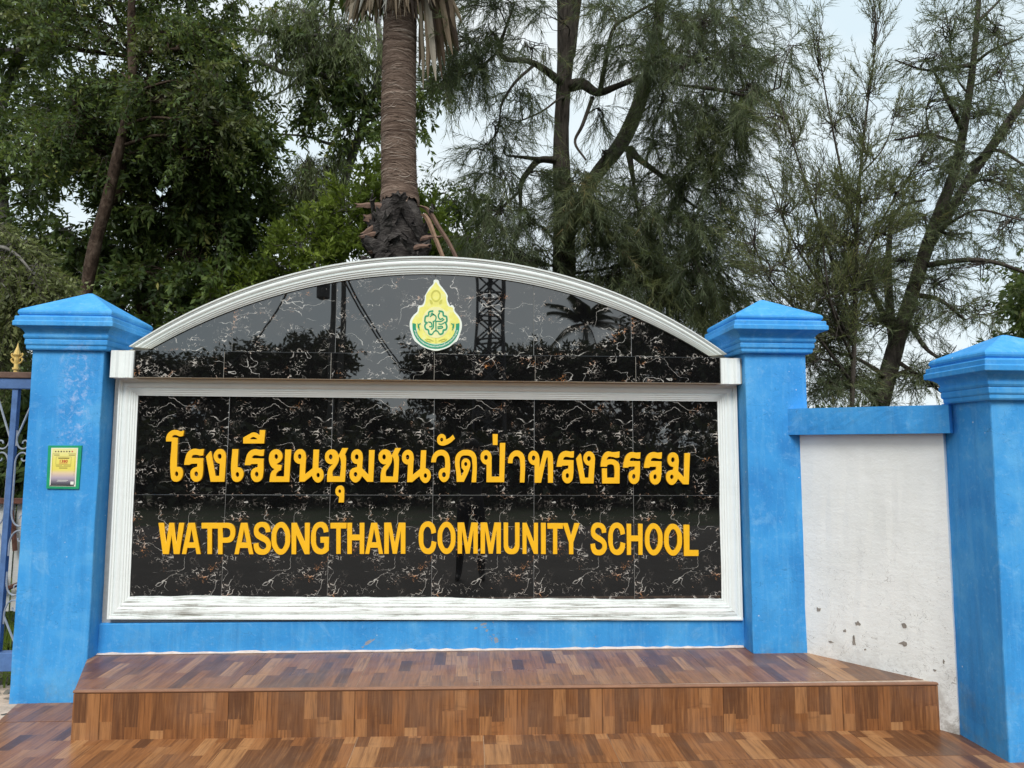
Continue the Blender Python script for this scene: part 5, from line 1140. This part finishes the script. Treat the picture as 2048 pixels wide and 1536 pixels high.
foot = at_d(800, 960, D); foot[2] = -.26
palm = thing('fan_palm', tuple(foot), 'palm with ringed fibrous brown trunk, charred leaf bases below and a skirt of dead fronds', 'palm')
path, pr = px_limb([(800, 402, D, 35.5), (798, 340, D, 34.5), (797, 250, D, 34), (798, 150, D, 33.5), (800, 60, D, 32.5), (801, -60, D, 32), (802, -150, D, 30)])
NR, NC = 330, 56; tt = np.linspace(0, len(path) - 1, NR); P = np.stack([np.interp(tt, range(len(path)), path[:, i]) for i in range(3)], 1); Rr = np.interp(tt, range(len(path)), pr)
rg = np.random.default_rng(21); th = np.arange(NC) * 2 * math.pi / NC; V = np.zeros((NR, NC, 3))
s_l = np.concatenate([[0], np.cumsum(np.linalg.norm(np.diff(P, axis=0), axis=1))])
ph = sum(rg.normal() * .010 * np.sin(k * th + rg.random() * 6.28) for k in (1, 2, 3, 4, 5))
rb = np.cumsum(rg.uniform(.028, .085, 90)) - .3
def ring_at(z): return np.interp(z, rb, np.arange(90))
ragged = np.convolve(rg.normal(size=NC * 3), np.ones(3) / 3, 'same')[NC:2 * NC]
for i in range(NR):
    z = s_l[i] + ph * (1 + .5 * math.sin(s_l[i] * 2.3)) + .006 * np.sin(7 * th + s_l[i] * 9)
    saw = (ring_at(z) ) % 1.0; fine = (z / .0145 + .3 * np.sin(3 * th)) % 1.0
    d = .0050 * (1 - saw) * (.5 + .5 * np.sin(2 * th + z * 7)) + .0030 * (1 - fine) + rg.normal(size=NC) * .0012
    if i < 26: d = d + .020 * (1 - i / 26)
    V[i, :, 0] = P[i, 0] + (Rr[i] + d) * np.cos(th); V[i, :, 1] = P[i, 1] + (Rr[i] + d) * np.sin(th); V[i, :, 2] = P[i, 2] + .004 * np.sin(5 * th + i)
    if i < 8: V[i, :, 2] -= (8 - i) / 8 * .06 * np.abs(ragged) * 1.2
ii, jj = np.meshgrid(np.arange(NR - 1), np.arange(NC), indexing='ij'); a = ii * NC + jj; a2 = ii * NC + (jj + 1) % NC
mesh_obj('trunk', V, np.stack([a, a2, a2 + NC, a + NC], -1).reshape(-1, 4), PALM_TR, palm, smooth=False)
FIB = mat_leaf('palm_fibre', [(0, (.07, .045, .035)), (.5, (.22, .155, .12)), (.85, (.42, .33, .27)), (1, (.60, .52, .45))], .05, .9, .1)
Vf, Ff, tf = [], [], []
for i in range(1500):
    iz = rg.integers(4, NR - 4); a0 = rg.random() * 6.28; sp = rg.uniform(.25, 1.1); slope = rg.normal() * .035; hw = rg.uniform(.0012, .0042); lift = rg.uniform(.006, .012); fl = rg.uniform(0, .018) if rg.random() < .25 else 0; b0_ = len(Vf); tn = float(np.clip(rg.normal(.5, .25), 0, 1)); bow = rg.normal() * .02
    for k in range(7):
        t = k / 6; an = a0 + sp * t; r = Rr[iz] + lift + fl * t * t; zz = P[iz, 2] + slope * t + bow * math.sin(t * 3.14)
        c_ = np.array([P[iz, 0] + r * math.cos(an), P[iz, 1] + r * math.sin(an), zz]); w_ = hw * (1 - .7 * abs(2 * t - 1) ** 2)
        Vf += [c_ - np.array([0, 0, w_]), c_ + np.array([0, 0, w_])]
    for k in range(6): Ff.append((b0_ + 2 * k, b0_ + 2 * k + 2, b0_ + 2 * k + 3, b0_ + 2 * k + 1)); tf.append(tn)
mesh_obj('fibres', Vf, np.array(Ff), FIB, palm, tone=tf)['kind'] = 'stuff'
# charred lower trunk and leaf bases
lo, lr = px_limb([(802, 960, D, 52), (802, 700, D, 52), (800, 520, D, 50), (797, 460, D, 52), (798, 425, D, 44), (799, 398, D, 34)])
lo = np.vstack([[foot[0], foot[1], -.3], lo]); lr = np.concatenate([[lr[0] * 1.15], lr])
mb = MB(); mb.tube(lo, lr, 18); mb.build('charred_trunk', PALM_BOOT, palm, smooth=True)
def strap(a0, zc, R, hand, rise, sweep, w0, flare, seed):
    """old leaf base: a broad strap that climbs aslant round the trunk and frees its broken end"""
    rg = np.random.default_rng(seed); V = []; nt_, ns = 12, 7; jag = rg.uniform(-.05, .05, ns)
    for i in range(nt_):
        t = i / (nt_ - 1); an = a0 + hand * sweep * t; r = R + .012 + flare * t ** 2.5 + .006 * math.sin(seed)
        tg = np.array([-math.sin(an) * hand * sweep * R, math.cos(an) * hand * sweep * R, rise]); tg = tg / np.linalg.norm(tg)
        ou = np.array([math.cos(an), math.sin(an), 0]); cr_ = np.cross(tg, ou); c0 = np.array([P[0, 0], P[0, 1], zc + rise * t]) + ou * r
        hw = w0 * (1 - .45 * t)
        for j in range(ns):
            f = -1 + 2 * j / (ns - 1); q = c0 + cr_ * f * hw - ou * (.030 * f * f * (1 - .6 * t)) + rg.normal(size=3) * .0025
            if i == nt_ - 1: q = q + tg * jag[j]
            V.append(q)
    F = [(i * ns + j, i * ns + j + 1, (i + 1) * ns + j + 1, (i + 1) * ns + j) for i in range(nt_ - 1) for j in range(ns - 1)]
    o = mesh_obj('leaf_base', V, F, PALM_BOOT, palm, smooth=False); so = o.modifiers.new('thick', 'SOLIDIFY'); so.thickness = .018; so.offset = 0; return o
z400, z520 = at_d(800, 400, D)[2], at_d(800, 520, D)[2]
rg = np.random.default_rng(33)
for i in range(30):
    a0 = -math.pi / 2 + i * 2.4 + rg.uniform(-.3, .3); lev = i / 29
    strap(a0, z520 - .42 + lev * (z400 - z520 + .08), 50 * PM - .004, (-1) ** i, rg.uniform(.22, .34), rg.uniform(.5, 1.2), rg.uniform(.07, .12), rg.uniform(.04, .17), i)
for (u0, v0, u1, v1, r0, r1, dd) in [(770, 414, 714, 411, 9, 4.5, -.05), (768, 440, 730, 436, 12, 8, .0), (762, 448, 726, 468, 9, 5, -.05), (766, 466, 722, 474, 7, 3, -.1), (765, 478, 728, 480, 5, 2, -.05), (838, 478, 880, 474, 6, 3, -.1), (826, 496, 856, 492, 6, 4, -.22), (765, 500, 740, 505, 6, 3, 0)]:
    a, b_ = at_d(u0, v0, D - .12 + dd), at_d(u1, v1, D - .12 + dd); mid = (a + b_) / 2 + np.array([0, 0, .012])
    q9 = smooth_path([a, mid, b_], 4); dv9 = unit(b_ - a); up9 = np.array([0, 0, 1.]) - dv9 * dv9[2]; fw9 = np.cross(dv9, up9); V = []
    for i9, q0 in enumerate(q9):
        hh = (r0 + (r1 - r0) * i9 / 8) * PM * .85 * (1 + .15 * math.sin(i9 * 2.1 + u0)); V += [q0 - up9 * hh, q0 + fw9 * .012 - up9 * hh * .2, q0 + up9 * hh, q0 - fw9 * .012 + up9 * hh * .2]
    V[-4:] = [V[-4] + dv9 * .02, V[-3] - dv9 * .015, V[-2] + dv9 * .035, V[-1] - dv9 * .01]
    mesh_obj('leaf_stub', V, [(i9 * 4 + j9, i9 * 4 + (j9 + 1) % 4, i9 * 4 + 4 + (j9 + 1) % 4, i9 * 4 + 4 + j9) for i9 in range(8) for j9 in range(4)] + [(32, 33, 34, 35), (3, 2, 1, 0)], PALM_STUB, palm)
def strip(mb_, base, tip, w, sag, seed, tone_list, fold=.35):
    rg = np.random.default_rng(seed); a, c = np.array(base, float), np.array(tip, float); d = c - a; n = 7
    side = unit(np.cross(d, np.array([rg.normal() * .5, -1, rg.normal() * .3]))); nor = unit(np.cross(side, d)); V = []
    for i in range(n):
        t = i / (n - 1); q = a + d * t + nor * math.sin(t * 3.14) * sag + side * rg.normal() * .004
        ww = w * (1 if t < .75 else (1 - t) / .25 * .88 + .10) / 2
        V += [q - side * ww, q + nor * ww * fold * 1.6, q + side * ww]
    F = [(i * 3 + j, i * 3 + j + 1, (i + 1) * 3 + j + 1, (i + 1) * 3 + j) for i in range(n - 1) for j in range(2)]
    mb_.add(V, F); tone_list += [float(np.clip(rg.normal(.36, .33), 0, 1))] * len(F)
rg = np.random.default_rng(44)
def frond(spec, name='dead_frond'):
    mb_ = MB(); tl = []
    for (bs, tp, w, sg) in spec: strip(mb_, bs, tp, w, sg, int(rg.integers(1e6)), tl)
    return mesh_obj(name, np.concatenate(mb_.V), mb_.F, DEAD, palm, tone=tl)
# skirt: several hanging dead fans round the trunk
def fan_spec(uc, dist, u0, u1, v0, v1, n, vb=-60, w=.045):
    out = []
    for i in range(n):
        f = (i + rg.random()) / n; ut = u0 + (u1 - u0) * f; vt = rg.uniform(v0, v1)
        out.append((at_d(uc + (ut - uc) * .45 + rg.uniform(-6, 6), vb + rg.uniform(-20, 20), dist + rg.uniform(-.06, .06)), at_d(ut + rg.uniform(-5, 5), vt, dist + rg.uniform(-.1, .12)), w * rg.uniform(.6, 1.2), rg.uniform(-.05, .06)))
    return out
frond(fan_spec(760, D - .18, 690, 765, 15, 52, 34)); frond(fan_spec(745, D + .1, 684, 760, 5, 60, 26)); frond(fan_spec(800, D - .30, 762, 842, 2, 46, 36, w=.03)); frond(fan_spec(835, D - .2, 815, 880, -5, 20, 22))
big = [((838, -20), (846, 158)), ((846, -25), (856, 140)), ((852, -25), (872, 142)), ((858, -25), (870, 112)), ((862, -30), (884, 138)), ((866, -25), (890, 112)), ((872, -30), (897, 96)), ((878, -30), (905, 90)), ((882, -30), (912, 82)), ((886, -30), (918, 84)), ((842, -20), (838, 120)), ((850, -20), (862, 100)), ((888, -34), (924, 28)), ((880, -30), (900, 60)), ((870, -25), (880, 80)), ((892, -30), (912, 50))]
frond([(at_d(u0, v0, D - .12 + rg.uniform(-.08, .08)), at_d(u1, v1 + 20, D + rg.uniform(-.2, .1)), rg.uniform(.05, .095), rg.uniform(-.03, .05)) for (u0, v0), (u1, v1) in big])
for pts in ([(846, 428), (856, 440), (868, 470), (880, 500), (898, 545)], [(838, 412), (856, 420), (878, 455), (900, 490), (926, 545)]):
    P3 = smooth_path([at_d(u, v, D - .22) for u, v in pts], 5); n = len(P3); V = []
    for i, q in enumerate(P3):
        w = (5.2 - 1.8 * i / n) * PM; V += [q + np.array([-w, 0, -.2 * w]), q + np.array([0, -w * .7, 0]), q + np.array([w, 0, .3 * w]), q + np.array([0, w * .2, 0])]
    mesh_obj('hanging_petiole', V, [(i * 4 + j, i * 4 + (j + 1) % 4, i * 4 + 4 + (j + 1) % 4, i * 4 + 4 + j) for i in range(n - 1) for j in range(4)], PALM_STUB if pts[0][0] == 838 else mat_simple('pale_brown_petiole', (.30, .19, .13), .7, .25, 20), palm)
# living fans above
top = at_d(802, -170, D)
mb_ = MB(); tl = []; pet = MB()
for i in range(16):
    az = i * 2.4; el = rg.uniform(-.1, 1.2); d = np.array([math.cos(az) * math.cos(el), math.sin(az) * math.cos(el), math.sin(el)]); hub = top + d * 1.1
    pet.tube([top, top + d * .6 + np.array([0, 0, .06]), hub], .025, 5)
    s1 = unit(np.cross(d, np.array([0, 0, 1.]))); 
    for k in range(22):
        f = -1.9 + 3.8 * k / 21; dd = d * math.cos(f) + s1 * math.sin(f); strip(mb_, hub, hub + dd * rg.uniform(.85, 1.05) - np.array([0, 0, .25 * rg.random()]), .10, .03, int(rg.integers(1e6)), tl)
mesh_obj('living_fans', np.concatenate(mb_.V), mb_.F, FAN, palm, tone=np.clip(tl, 0, 1))['kind'] = 'stuff'
pet.build('petioles', PALM_STUB, palm)['kind'] = 'stuff'

# ------------------------------------------------------------------ behind the railing: sheet barrier, shrub, grass, rubble
YBk = 1.25
SHW = mat_white('white_sheet_paint', dirt=.25, col=(.66, .66, .64)); RUST = mat_simple('rusty_brown_steel', (.115, .048, .034), .8, .35, 20, bumpk=.3)
pb = lambda u, v: at_y(u, v, YBk)
bx0, bx1 = pb(-420, 1000)[0], pb(140, 1000)[0]; bz1, bz0 = pb(25, 1004)[2], pb(25, 1222)[2]
bar = thing('sheet_barrier', ((bx0 + bx1) / 2, YBk, bz0), 'white sheet metal barrier with rusty brown frame seen through the railing', 'barrier')
m = MB()
for i in range(26):
    x0 = bx0 + (bx1 - bx0) * i / 26; x1 = bx0 + (bx1 - bx0) * (i + 1) / 26; y = YBk + (.008 if i % 2 else -.008)
    m.add([(x0, y, bz0), (x1, y, bz0), (x1, y, bz1), (x0, y, bz1)], [(0, 1, 2, 3)])
m.build('sheet', SHW, bar)
m = MB(); m.box(bx0, bx1, YBk - .05, YBk - .01, bz1 - .01, bz1 + .03); bevel(m.build('frame_rail', RUST, bar), .003)
m = MB(); m.tube([(pb(14, 1178)[0], YBk - .05, pb(14, 1178)[2]), (pb(60, 1160)[0], YBk - .05, pb(60, 1160)[2]), (pb(160, 1120)[0], YBk - .05, pb(160, 1120)[2])], .016, 6); m.build('frame_brace', RUST, bar)
for u0, v0, u1, v1 in ((28, 1006, 33, 1045), (34, 1045, 38, 1100), (14, 1150, 17, 1182), (-120, 1010, -135, 1220)):
    a, c = pb(u0, v0), pb(u1, v1); m = MB(); m.tube([(a[0], YBk - .045, a[2]), (c[0], YBk - .045, c[2])], .018, 6); m.build('frame_post', RUST, bar)
tree('shrub', 'dark leafy shrub behind the railing and the white sheet barrier', 'shrub', [[(20, 1020, 8.2, 8), (24, 940, 8.2, 6), (20, 860, 8.2, 4), (30, 790, 8.2, 2)], [(22, 960, 8.2, 4), (60, 900, 8.2, 3), (90, 850, 8.2, 2)]],
     [('broad', LEAF_DARK, [(20, 800, 50, 50, 30, 8.2, .4), (60, 860, 50, 50, 30, 8.2, .4), (0, 900, 60, 50, 34, 8.2, .4), (50, 950, 60, 40, 34, 8.2, .4), (0, 980, 60, 30, 20, 8.2, .4), (90, 780, 40, 60, 20, 8.2, .4), (-60, 850, 60, 100, 50, 8.2, .5)], 95, 'crown')], BARK_DARK, seed=17)
rg = np.random.default_rng(60); n = 9000
gx, gy = rg.uniform(-4.5, -.95, n), rg.uniform(.12, 3.2, n); h = rg.uniform(.05, .17, n); az = rg.random(n) * 6.28; ln = rg.normal(size=(n, 2)) * .04
B = np.stack([gx, gy, np.full(n, -.03)], 1); wv_ = np.stack([np.cos(az), np.sin(az), np.zeros(n)], 1) * .006
T = B + np.stack([ln[:, 0], ln[:, 1], h], 1)
mesh_obj('grass', np.stack([B - wv_, B + wv_, T], 1).reshape(-1, 3), np.arange(3 * n).reshape(-1, 3), LEAF_BUSH, tone=np.clip(rg.normal(.35, .2, n), 0, 1))['kind'] = 'stuff'
RUB = mat_simple('rubble_stone', (.20, .185, .155), .95, .45, 20, bumpk=.6)
m = MB()
for i in range(70):
    c = np.array([rg.uniform(-2.2, -1.06), rg.uniform(-.25, .12), -.03]); r = rg.uniform(.012, .045); V = []
    for q in unit(rg.normal(size=(9, 3))): V.append(q)
    bm = bmesh.new()
    for q in V: bm.verts.new(q * (r * np.array([1.3, 1, .7])) + c)
    bmesh.ops.convex_hull(bm, input=bm.verts); bm.verts.index_update()
    used = [v for v in bm.verts if v.link_faces]; ix = {v: i for i, v in enumerate(used)}
    m.add([v.co[:] for v in used], [[ix[v] for v in f.verts] for f in bm.faces]); bm.free()
m.build('rubble', RUB)['kind'] = 'stuff'

fb = []
rq = random.Random(4)
for u in range(-900, 3200, 70): fb.append((u, 862 + rq.uniform(-12, 10), 60, 26, 26, 44 + rq.uniform(-2, 2), 1.5))
V, F, tone, SV, SF, P0_, cen_ = foliage(fb, 'far', 779)
mesh_obj('treeline', V, F, LEAF_DARK, tone=tone)['kind'] = 'stuff'
# ------------------------------------------------------------------ the far side of the road, seen only in the polished tiles
rg = np.random.default_rng(99)
LEAF_FAR = mat_leaf('roadside_leaves', [(0, (.008, .015, .006)), (.5, (.018, .030, .010)), (1, (.04, .055, .016))], .1)
def road_tree(u, top, halfw, dist, seed, label):
    top = top - 12 if top < 790 else top
    z = behind(u, top, dist)[2]; base_v = 768 + 140 + 1.55 / dist * F_PX
    mid = (top + base_v) / 2
    limbs = [[(u, base_v, dist, 7), (u + 4, mid + 40, dist, 6), (u - 3, mid - 20, dist, 4), (u, top + 25, dist, 2)], [(u, mid + 50, dist, 4), (u + halfw * .5, mid, dist, 2)], [(u, mid + 40, dist, 4), (u - halfw * .5, mid - 10, dist, 2)]]
    h = base_v - top; r = random.Random(seed); bl = []
    for i in range(16):
        f = r.random(); vv = top + 14 + f * h * .86; ww = halfw * (.45 + .55 * math.sin(min(1, f * 1.5 + .25) * 2.2)); bl.append((u + r.uniform(-ww, ww) * .8, vv, 34, 18, 22, dist, 1.6))
    bl += [(u + halfw * f, top + 22 + 14 * abs(f) + r.uniform(-4, 8), 22, 17, 26, dist, 1.2) for f in (-.8, -.4, 0, .4, .8)]
    return tree('roadside_tree', label, 'tree', limbs, [('far', LEAF_FAR, bl, seed, 'crown')], BARK_DARK, 'trees across the road', place=behind, seed=seed, sub=1)
TL = 'mirrored in the black strip tiles'
for i, (u, top, hw, d, lab) in enumerate([
    (300, 730, 70, 44, 'dark roadside tree mirrored in the strip left of the single slanting cable'), (420, 728, 70, 46, 'dark roadside tree mirrored in the strip under the single slanting cable'),
    (520, 712, 70, 44, 'dark roadside tree mirrored between the single slanting cable and the transformer pole'), (625, 690, 45, 42, 'small rounded treetop mirrored against the transformer pole above the strip'),
    (600, 735, 60, 46, 'lower dark tree mirrored in the strip beneath the small rounded treetop'), (780, 830, 60, 46, 'low tree mirrored under the bright sky gap right of the poles'),
    (700, 800, 40, 44, 'low tree mirrored at the foot of the plain pole'), (895, 712, 60, 44, 'dark roadside tree mirrored in the strip below the emblem'), (990, 716, 60, 46, 'dark roadside tree mirrored at the foot of the lattice tower'),
    (1080, 712, 55, 45, 'dark roadside tree mirrored between the lattice tower and the coconut palm'), (1150, 702, 55, 44, 'dark roadside tree mirrored at the foot of the coconut palm'), (1250, 690, 60, 46, 'dark roadside tree mirrored just right of the coconut palm'),
    (1345, 640, 75, 42, 'tall rounded dark tree mirrored in the right end of the arch'), (1430, 660, 70, 44, 'dark tree mirrored at the right edge beside the end block')]):
    road_tree(u, top, hw, d, 300 + i, lab)
fb = []
for (u, top, hw, d) in [(-700, 650, 160, 44), (-300, 640, 150, 44), (-60, 670, 130, 46), (150, 700, 120, 46), (1560, 690, 100, 45), (1720, 680, 130, 44), (1950, 660, 150, 46), (2250, 640, 160, 45), (2700, 640, 220, 46)]:
    r = random.Random(int(u))
    for k in range(16): fb.append((u + r.uniform(-hw, hw), top + r.uniform(10, 240), 45, 30, 26, d, 2.))
V, F, tone, SV, SF, P0_, cen_ = foliage(fb, 'far', 777, behind)
mesh_obj('treeline', V, F, LEAF_FAR, tone=tone)['kind'] = 'stuff'
hb = [(u, 925 + (k % 2) * 34, 55, 26, 26, 21.5 + (k % 3) * .4, .6) for k, u in enumerate(range(-600, 2700, 60))]
V, F, tone, SV, SF, P0_, cen_ = foliage(hb, 'far', 778, behind)
mesh_obj('hedge', V, F, LEAF_FAR, tone=tone)['kind'] = 'stuff'
# communications tower
TS = mat_simple('galvanised_steel', (.07, .07, .075), .6, .2, 8, bumpk=0)
dT = 36.; c = behind(978, 800, dT); w = 32 * dT / F_PX; hgt = 17.
tow = thing('lattice_tower', (c[0], c[1], -.26), 'tall steel lattice tower across the road mirrored right of the emblem', 'tower')
lat = MB()
legs = [np.array([sx * w, sy * w]) for sx, sy in ((-1, -1), (1, -1), (1, 1), (-1, 1))]
def lp(i, z): k = 1 - .25 * z / hgt; return np.array([c[0] + legs[i][0] * k, c[1] + legs[i][1] * k, -.26 + z])
for i in range(4): m = MB(); m.tube([lp(i, 0), lp(i, hgt)], .07, 6); m.build('leg', TS, tow)
for s in range(14):
    z0, z1 = hgt * s / 14, hgt * (s + 1) / 14
    for i in range(4):
        j = (i + 1) % 4; lat.tube([lp(i, z0), lp(j, z1)], .05, 4); lat.tube([lp(j, z0), lp(i, z1)], .05, 4); lat.tube([lp(i, z1), lp(j, z1)], .05, 4)
lat.tube([np.array([c[0], c[1], 0]), np.array([c[0], c[1], hgt])], .11, 6)
lat.build('lattice', TS, tow)['kind'] = 'stuff'
PC = mat_simple('pole_concrete', (.09, .088, .08), .9, .15, 6, bumpk=0); WIRE = mat_simple('black_cable', (.015, .015, .015), .6, .1, 5, bumpk=0)
poles = []
for u, d, lab in ((661, 28., 'concrete utility pole with hanging transformer across the road, mirrored left of the emblem'), (681, 30., 'plain concrete utility pole beside the transformer pole across the road')):
    c = behind(u, 800, d); pole = thing('utility_pole', (c[0], c[1], -.26), lab, 'pole', 'utility poles across the road')
    m = MB(); m.tube([(c[0], c[1], -.26), (c[0], c[1], 9.6)], np.array([.15, .10]), 8); m.build('shaft', PC, pole)
    m = MB(); m.box(c[0] - .9, c[0] + .9, c[1] - .05, c[1] + .05, 8.9, 9.02); m.build('crossarm', PC, pole); poles.append(c)
    if u == 661:
        t = behind(646, 578, d - .4); m = MB(); m.tube([(t[0], t[1], t[2] - .42), (t[0], t[1], t[2] - .35), (t[0], t[1], t[2] + .35), (t[0], t[1], t[2] + .42)], np.array([.16, .26, .26, .18]), 12); m.build('transformer', TS, pole)
for k, (a, b2) in enumerate((((702, 556, 24), (788, 708, 33)), ((710, 556, 24), (795, 708, 33)), ((556, 588, 24), (478, 706, 30)))):
    A, B2 = behind(*a), behind(*b2); d = B2 - A; P3 = [A - d * .8 + d * 2.2 * t - np.array([0, 0, .5 * math.sin(t * 3.14)]) for t in np.linspace(0, 1, 14)]
    m = MB(); m.tube(P3, .035, 5)
    tag(m.build('overhead_cable', WIRE), ['lefthand cable of the slanting pair mirrored beside the emblem', 'righthand cable of the slanting pair mirrored nearest the emblem', 'black cable slanting across the left of the mirrored sky'][k], 'cable', 'cables over the road')
# coconut palm across the road
dP = 62.; c = behind(1172, 648, dP); cp = thing('coconut_palm', (c[0], c[1], -.26), 'coconut palm across the road mirrored in the right side of the arch', 'palm')
m = MB(); m.tube(smooth_path([(c[0] + .6, c[1], -.26), (c[0] + .3, c[1], c[2] * .5), (c[0], c[1], c[2])], 6), np.linspace(.22, .13, 13), 8); m.build('trunk', BARK_GREY, cp)
rg = np.random.default_rng(123)
for i in range(19):
    az = i * 2.4; el = rg.uniform(-.35, 1.1); d = np.array([math.cos(az) * math.cos(el), math.sin(az) * math.cos(el), math.sin(el)]); L = rg.uniform(4.0, 5.4)
    P3 = np.array([c + d * L * t - np.array([0, 0, 2.0 * t * t]) for t in np.linspace(0, 1, 12)]); m = MB(); m.tube(P3, np.linspace(.08, .012, 12), 4)
    s1 = unit(np.cross(d, np.array([0, 0, 1.])))
    for t in np.linspace(.12, 1, 34):
        q = c + d * L * t - np.array([0, 0, 2.0 * t * t])
        for sg in (-1, 1):
            tip = q + (s1 * sg * .8 + d * .35) * 1.0 * (1.15 - t * .6) - np.array([0, 0, .45]); m.add([q, q + d * .16, tip], [(0, 1, 2)])
    mesh_obj('frond', np.concatenate(m.V), m.F, LEAF_FAR, cp, tone=np.full(len(m.F), .4))

# ------------------------------------------------------------------ the photographer, seen only as dark legs in the tiles
SKIN = mat_simple('skin', (.42, .25, .17), .55, .06, 12, bumpk=.05); CLOTH = mat_simple('black_trousers', (.012, .012, .014), .9, .2, 30); SHIRT = mat_simple('dark_shirt', (.03, .032, .04), .9, .2, 30); HAIR = mat_simple('black_hair', (.01, .009, .008), .6, .2, 40); SHOE = mat_simple('black_shoe', (.012, .012, .012), .5, .2, 30)
gx0, gy0, gz0 = 1.43, -4.62, -.20
per = thing('person', (gx0, gy0, gz0), 'person in dark clothes holding up a phone, mirrored as dark legs under the lettering', 'person')
J = {'pelvis': (0, 0, .93), 'waist': (0, .0, 1.06), 'chest': (0, -.01, 1.25), 'neck0': (0, .0, 1.43), 'neck': (0, .015, 1.50), 'head': (0, .03, 1.58), 'crown': (0, .02, 1.66)}
R_ = {'pelvis': .135, 'waist': .125, 'chest': .145, 'neck0': .07, 'neck': .052, 'head': .082, 'crown': .075}
E_ = [('pelvis', 'waist'), ('waist', 'chest'), ('chest', 'neck0'), ('neck0', 'neck'), ('neck', 'head'), ('head', 'crown')]
for s, S in ((-1, 'l'), (1, 'r')):
    for nm, p, r, par in (('hip', (s * .09, 0, .88), .10, 'pelvis'), ('knee', (s * .12, .02, .49), .062, 'hip'), ('ankle', (s * .135, -.01, .09), .042, 'knee'), ('ball', (s * .15, .12, .035), .038, 'ankle'), ('toe', (s * .155, .19, .028), .028, 'ball'),
                          ('shoulder', (s * .185, 0, 1.40), .062, 'neck0'), ('elbow', (s * .25, .13, 1.24), .043, 'shoulder'), ('wrist', (s * .13, .31, 1.47), .028, 'elbow'), ('palm', (s * .098, .355, 1.525), .026, 'wrist')):
        J[nm + S] = p; R_[nm + S] = r; E_.append((par + S if par + S in J else par, nm + S))
    for k, (dz, ln) in enumerate(((.030, .9), (.012, 1.), (-.006, .95), (-.022, .8))):
        a = (s * .098, .372, 1.535 + dz); b2 = (s * .090, .385, 1.540 + dz * ln); t = (s * .070, .376, 1.540 + dz * ln)
        for q, (pp, rr) in enumerate(((a, .0095), (b2, .0085), (t, .007))): J[f'f{S}{k}{q}'] = pp; R_[f'f{S}{k}{q}'] = rr
        E_ += [('palm' + S, f'f{S}{k}0'), (f'f{S}{k}0', f'f{S}{k}1'), (f'f{S}{k}1', f'f{S}{k}2')]
    for q, (pp, rr) in enumerate((((s * .09, .335, 1.512), .011), ((s * .066, .345, 1.522), .009))): J[f'th{S}{q}'] = pp; R_[f'th{S}{q}'] = rr
    E_ += [('palm' + S, f'th{S}0'), (f'th{S}0', f'th{S}1')]
names = list(J); me = bpy.data.meshes.new('body'); me.from_pydata([J[k] for k in names], [(names.index(a), names.index(b2)) for a, b2 in E_], [])
body = bpy.data.objects.new('body', me); COL.objects.link(body); body.parent = per
sk = body.modifiers.new('skin', 'SKIN'); sk.use_smooth_shade = True
for v, k in zip(me.skin_vertices[0].data, names): v.radius = (R_[k], R_[k] * (.78 if k in ('pelvis', 'waist', 'chest') else 1)); v.use_root = (k == 'pelvis')
sb_ = body.modifiers.new('sub', 'SUBSURF'); sb_.levels = 2; sb_.render_levels = 2
bpy.context.view_layer.update(); dg = bpy.context.evaluated_depsgraph_get(); me2 = bpy.data.meshes.new_from_object(body.evaluated_get(dg)); body.modifiers.clear(); body.data = me2; me2.name = 'body'
me2.materials.clear()
for mm in (SKIN, CLOTH, SHIRT, SHOE): me2.materials.append(mm)
for pl_ in me2.polygons:
    x, y, z = pl_.center
    pl_.material_index = 3 if z < .07 else 1 if z < .98 else 2 if (z < 1.455 and y < .17 and abs(x) < .29) else 0
    pl_.use_smooth = True
m = MB(); hx = [0, .03, 1.585]
o = np.array([gx0, gy0, gz0])
def ell(mb_, c, r, n=8, k=12):
    V = []; c = np.array(c) + o
    for i in range(n + 1):
        ph = math.pi * i / n
        for j in range(k): V.append(c + np.array([r[0] * math.sin(ph) * math.cos(2 * math.pi * j / k), r[1] * math.sin(ph) * math.sin(2 * math.pi * j / k), r[2] * math.cos(ph)]))
    mb_.add(V, [(i * k + j, i * k + (j + 1) % k, (i + 1) * k + (j + 1) % k, (i + 1) * k + j) for i in range(n) for j in range(k)])
m = MB(); ell(m, (0, .005, 1.63), (.095, .105, .085)); m.build('hair', HAIR, per, smooth=True)
m = MB(); ell(m, (0, .118, 1.565), (.014, .022, .024)); m.build('nose', SKIN, per, smooth=True)
for s in (-1, 1):
    m = MB(); ell(m, (s * .034, .104, 1.595), (.012, .008, .008)); m.build('eye', HAIR, per, smooth=True)
    m = MB(); ell(m, (s * .088, .025, 1.575), (.012, .024, .034)); m.build('ear', SKIN, per, smooth=True)
m = MB(); ell(m, (0, .106, 1.525), (.026, .008, .006)); m.build('mouth', mat_simple('lips', (.30, .12, .10), .5, .05, 10, bumpk=0), per, smooth=True)
ph_ = thing('phone', (CAM[0], CAM[1] - .022, CAM[2]), 'dark phone held up sideways in both hands by the person mirrored in the tiles', 'phone')
m = MB(); m.box(CAM[0] - .080, CAM[0] + .080, CAM[1] - .026, CAM[1] - .018, CAM[2] - .062, CAM[2] + .016); bevel(m.build('phone_body', mat_simple('phone_glass', (.02, .02, .025), .2, .05, 10, bumpk=0), ph_), .003)
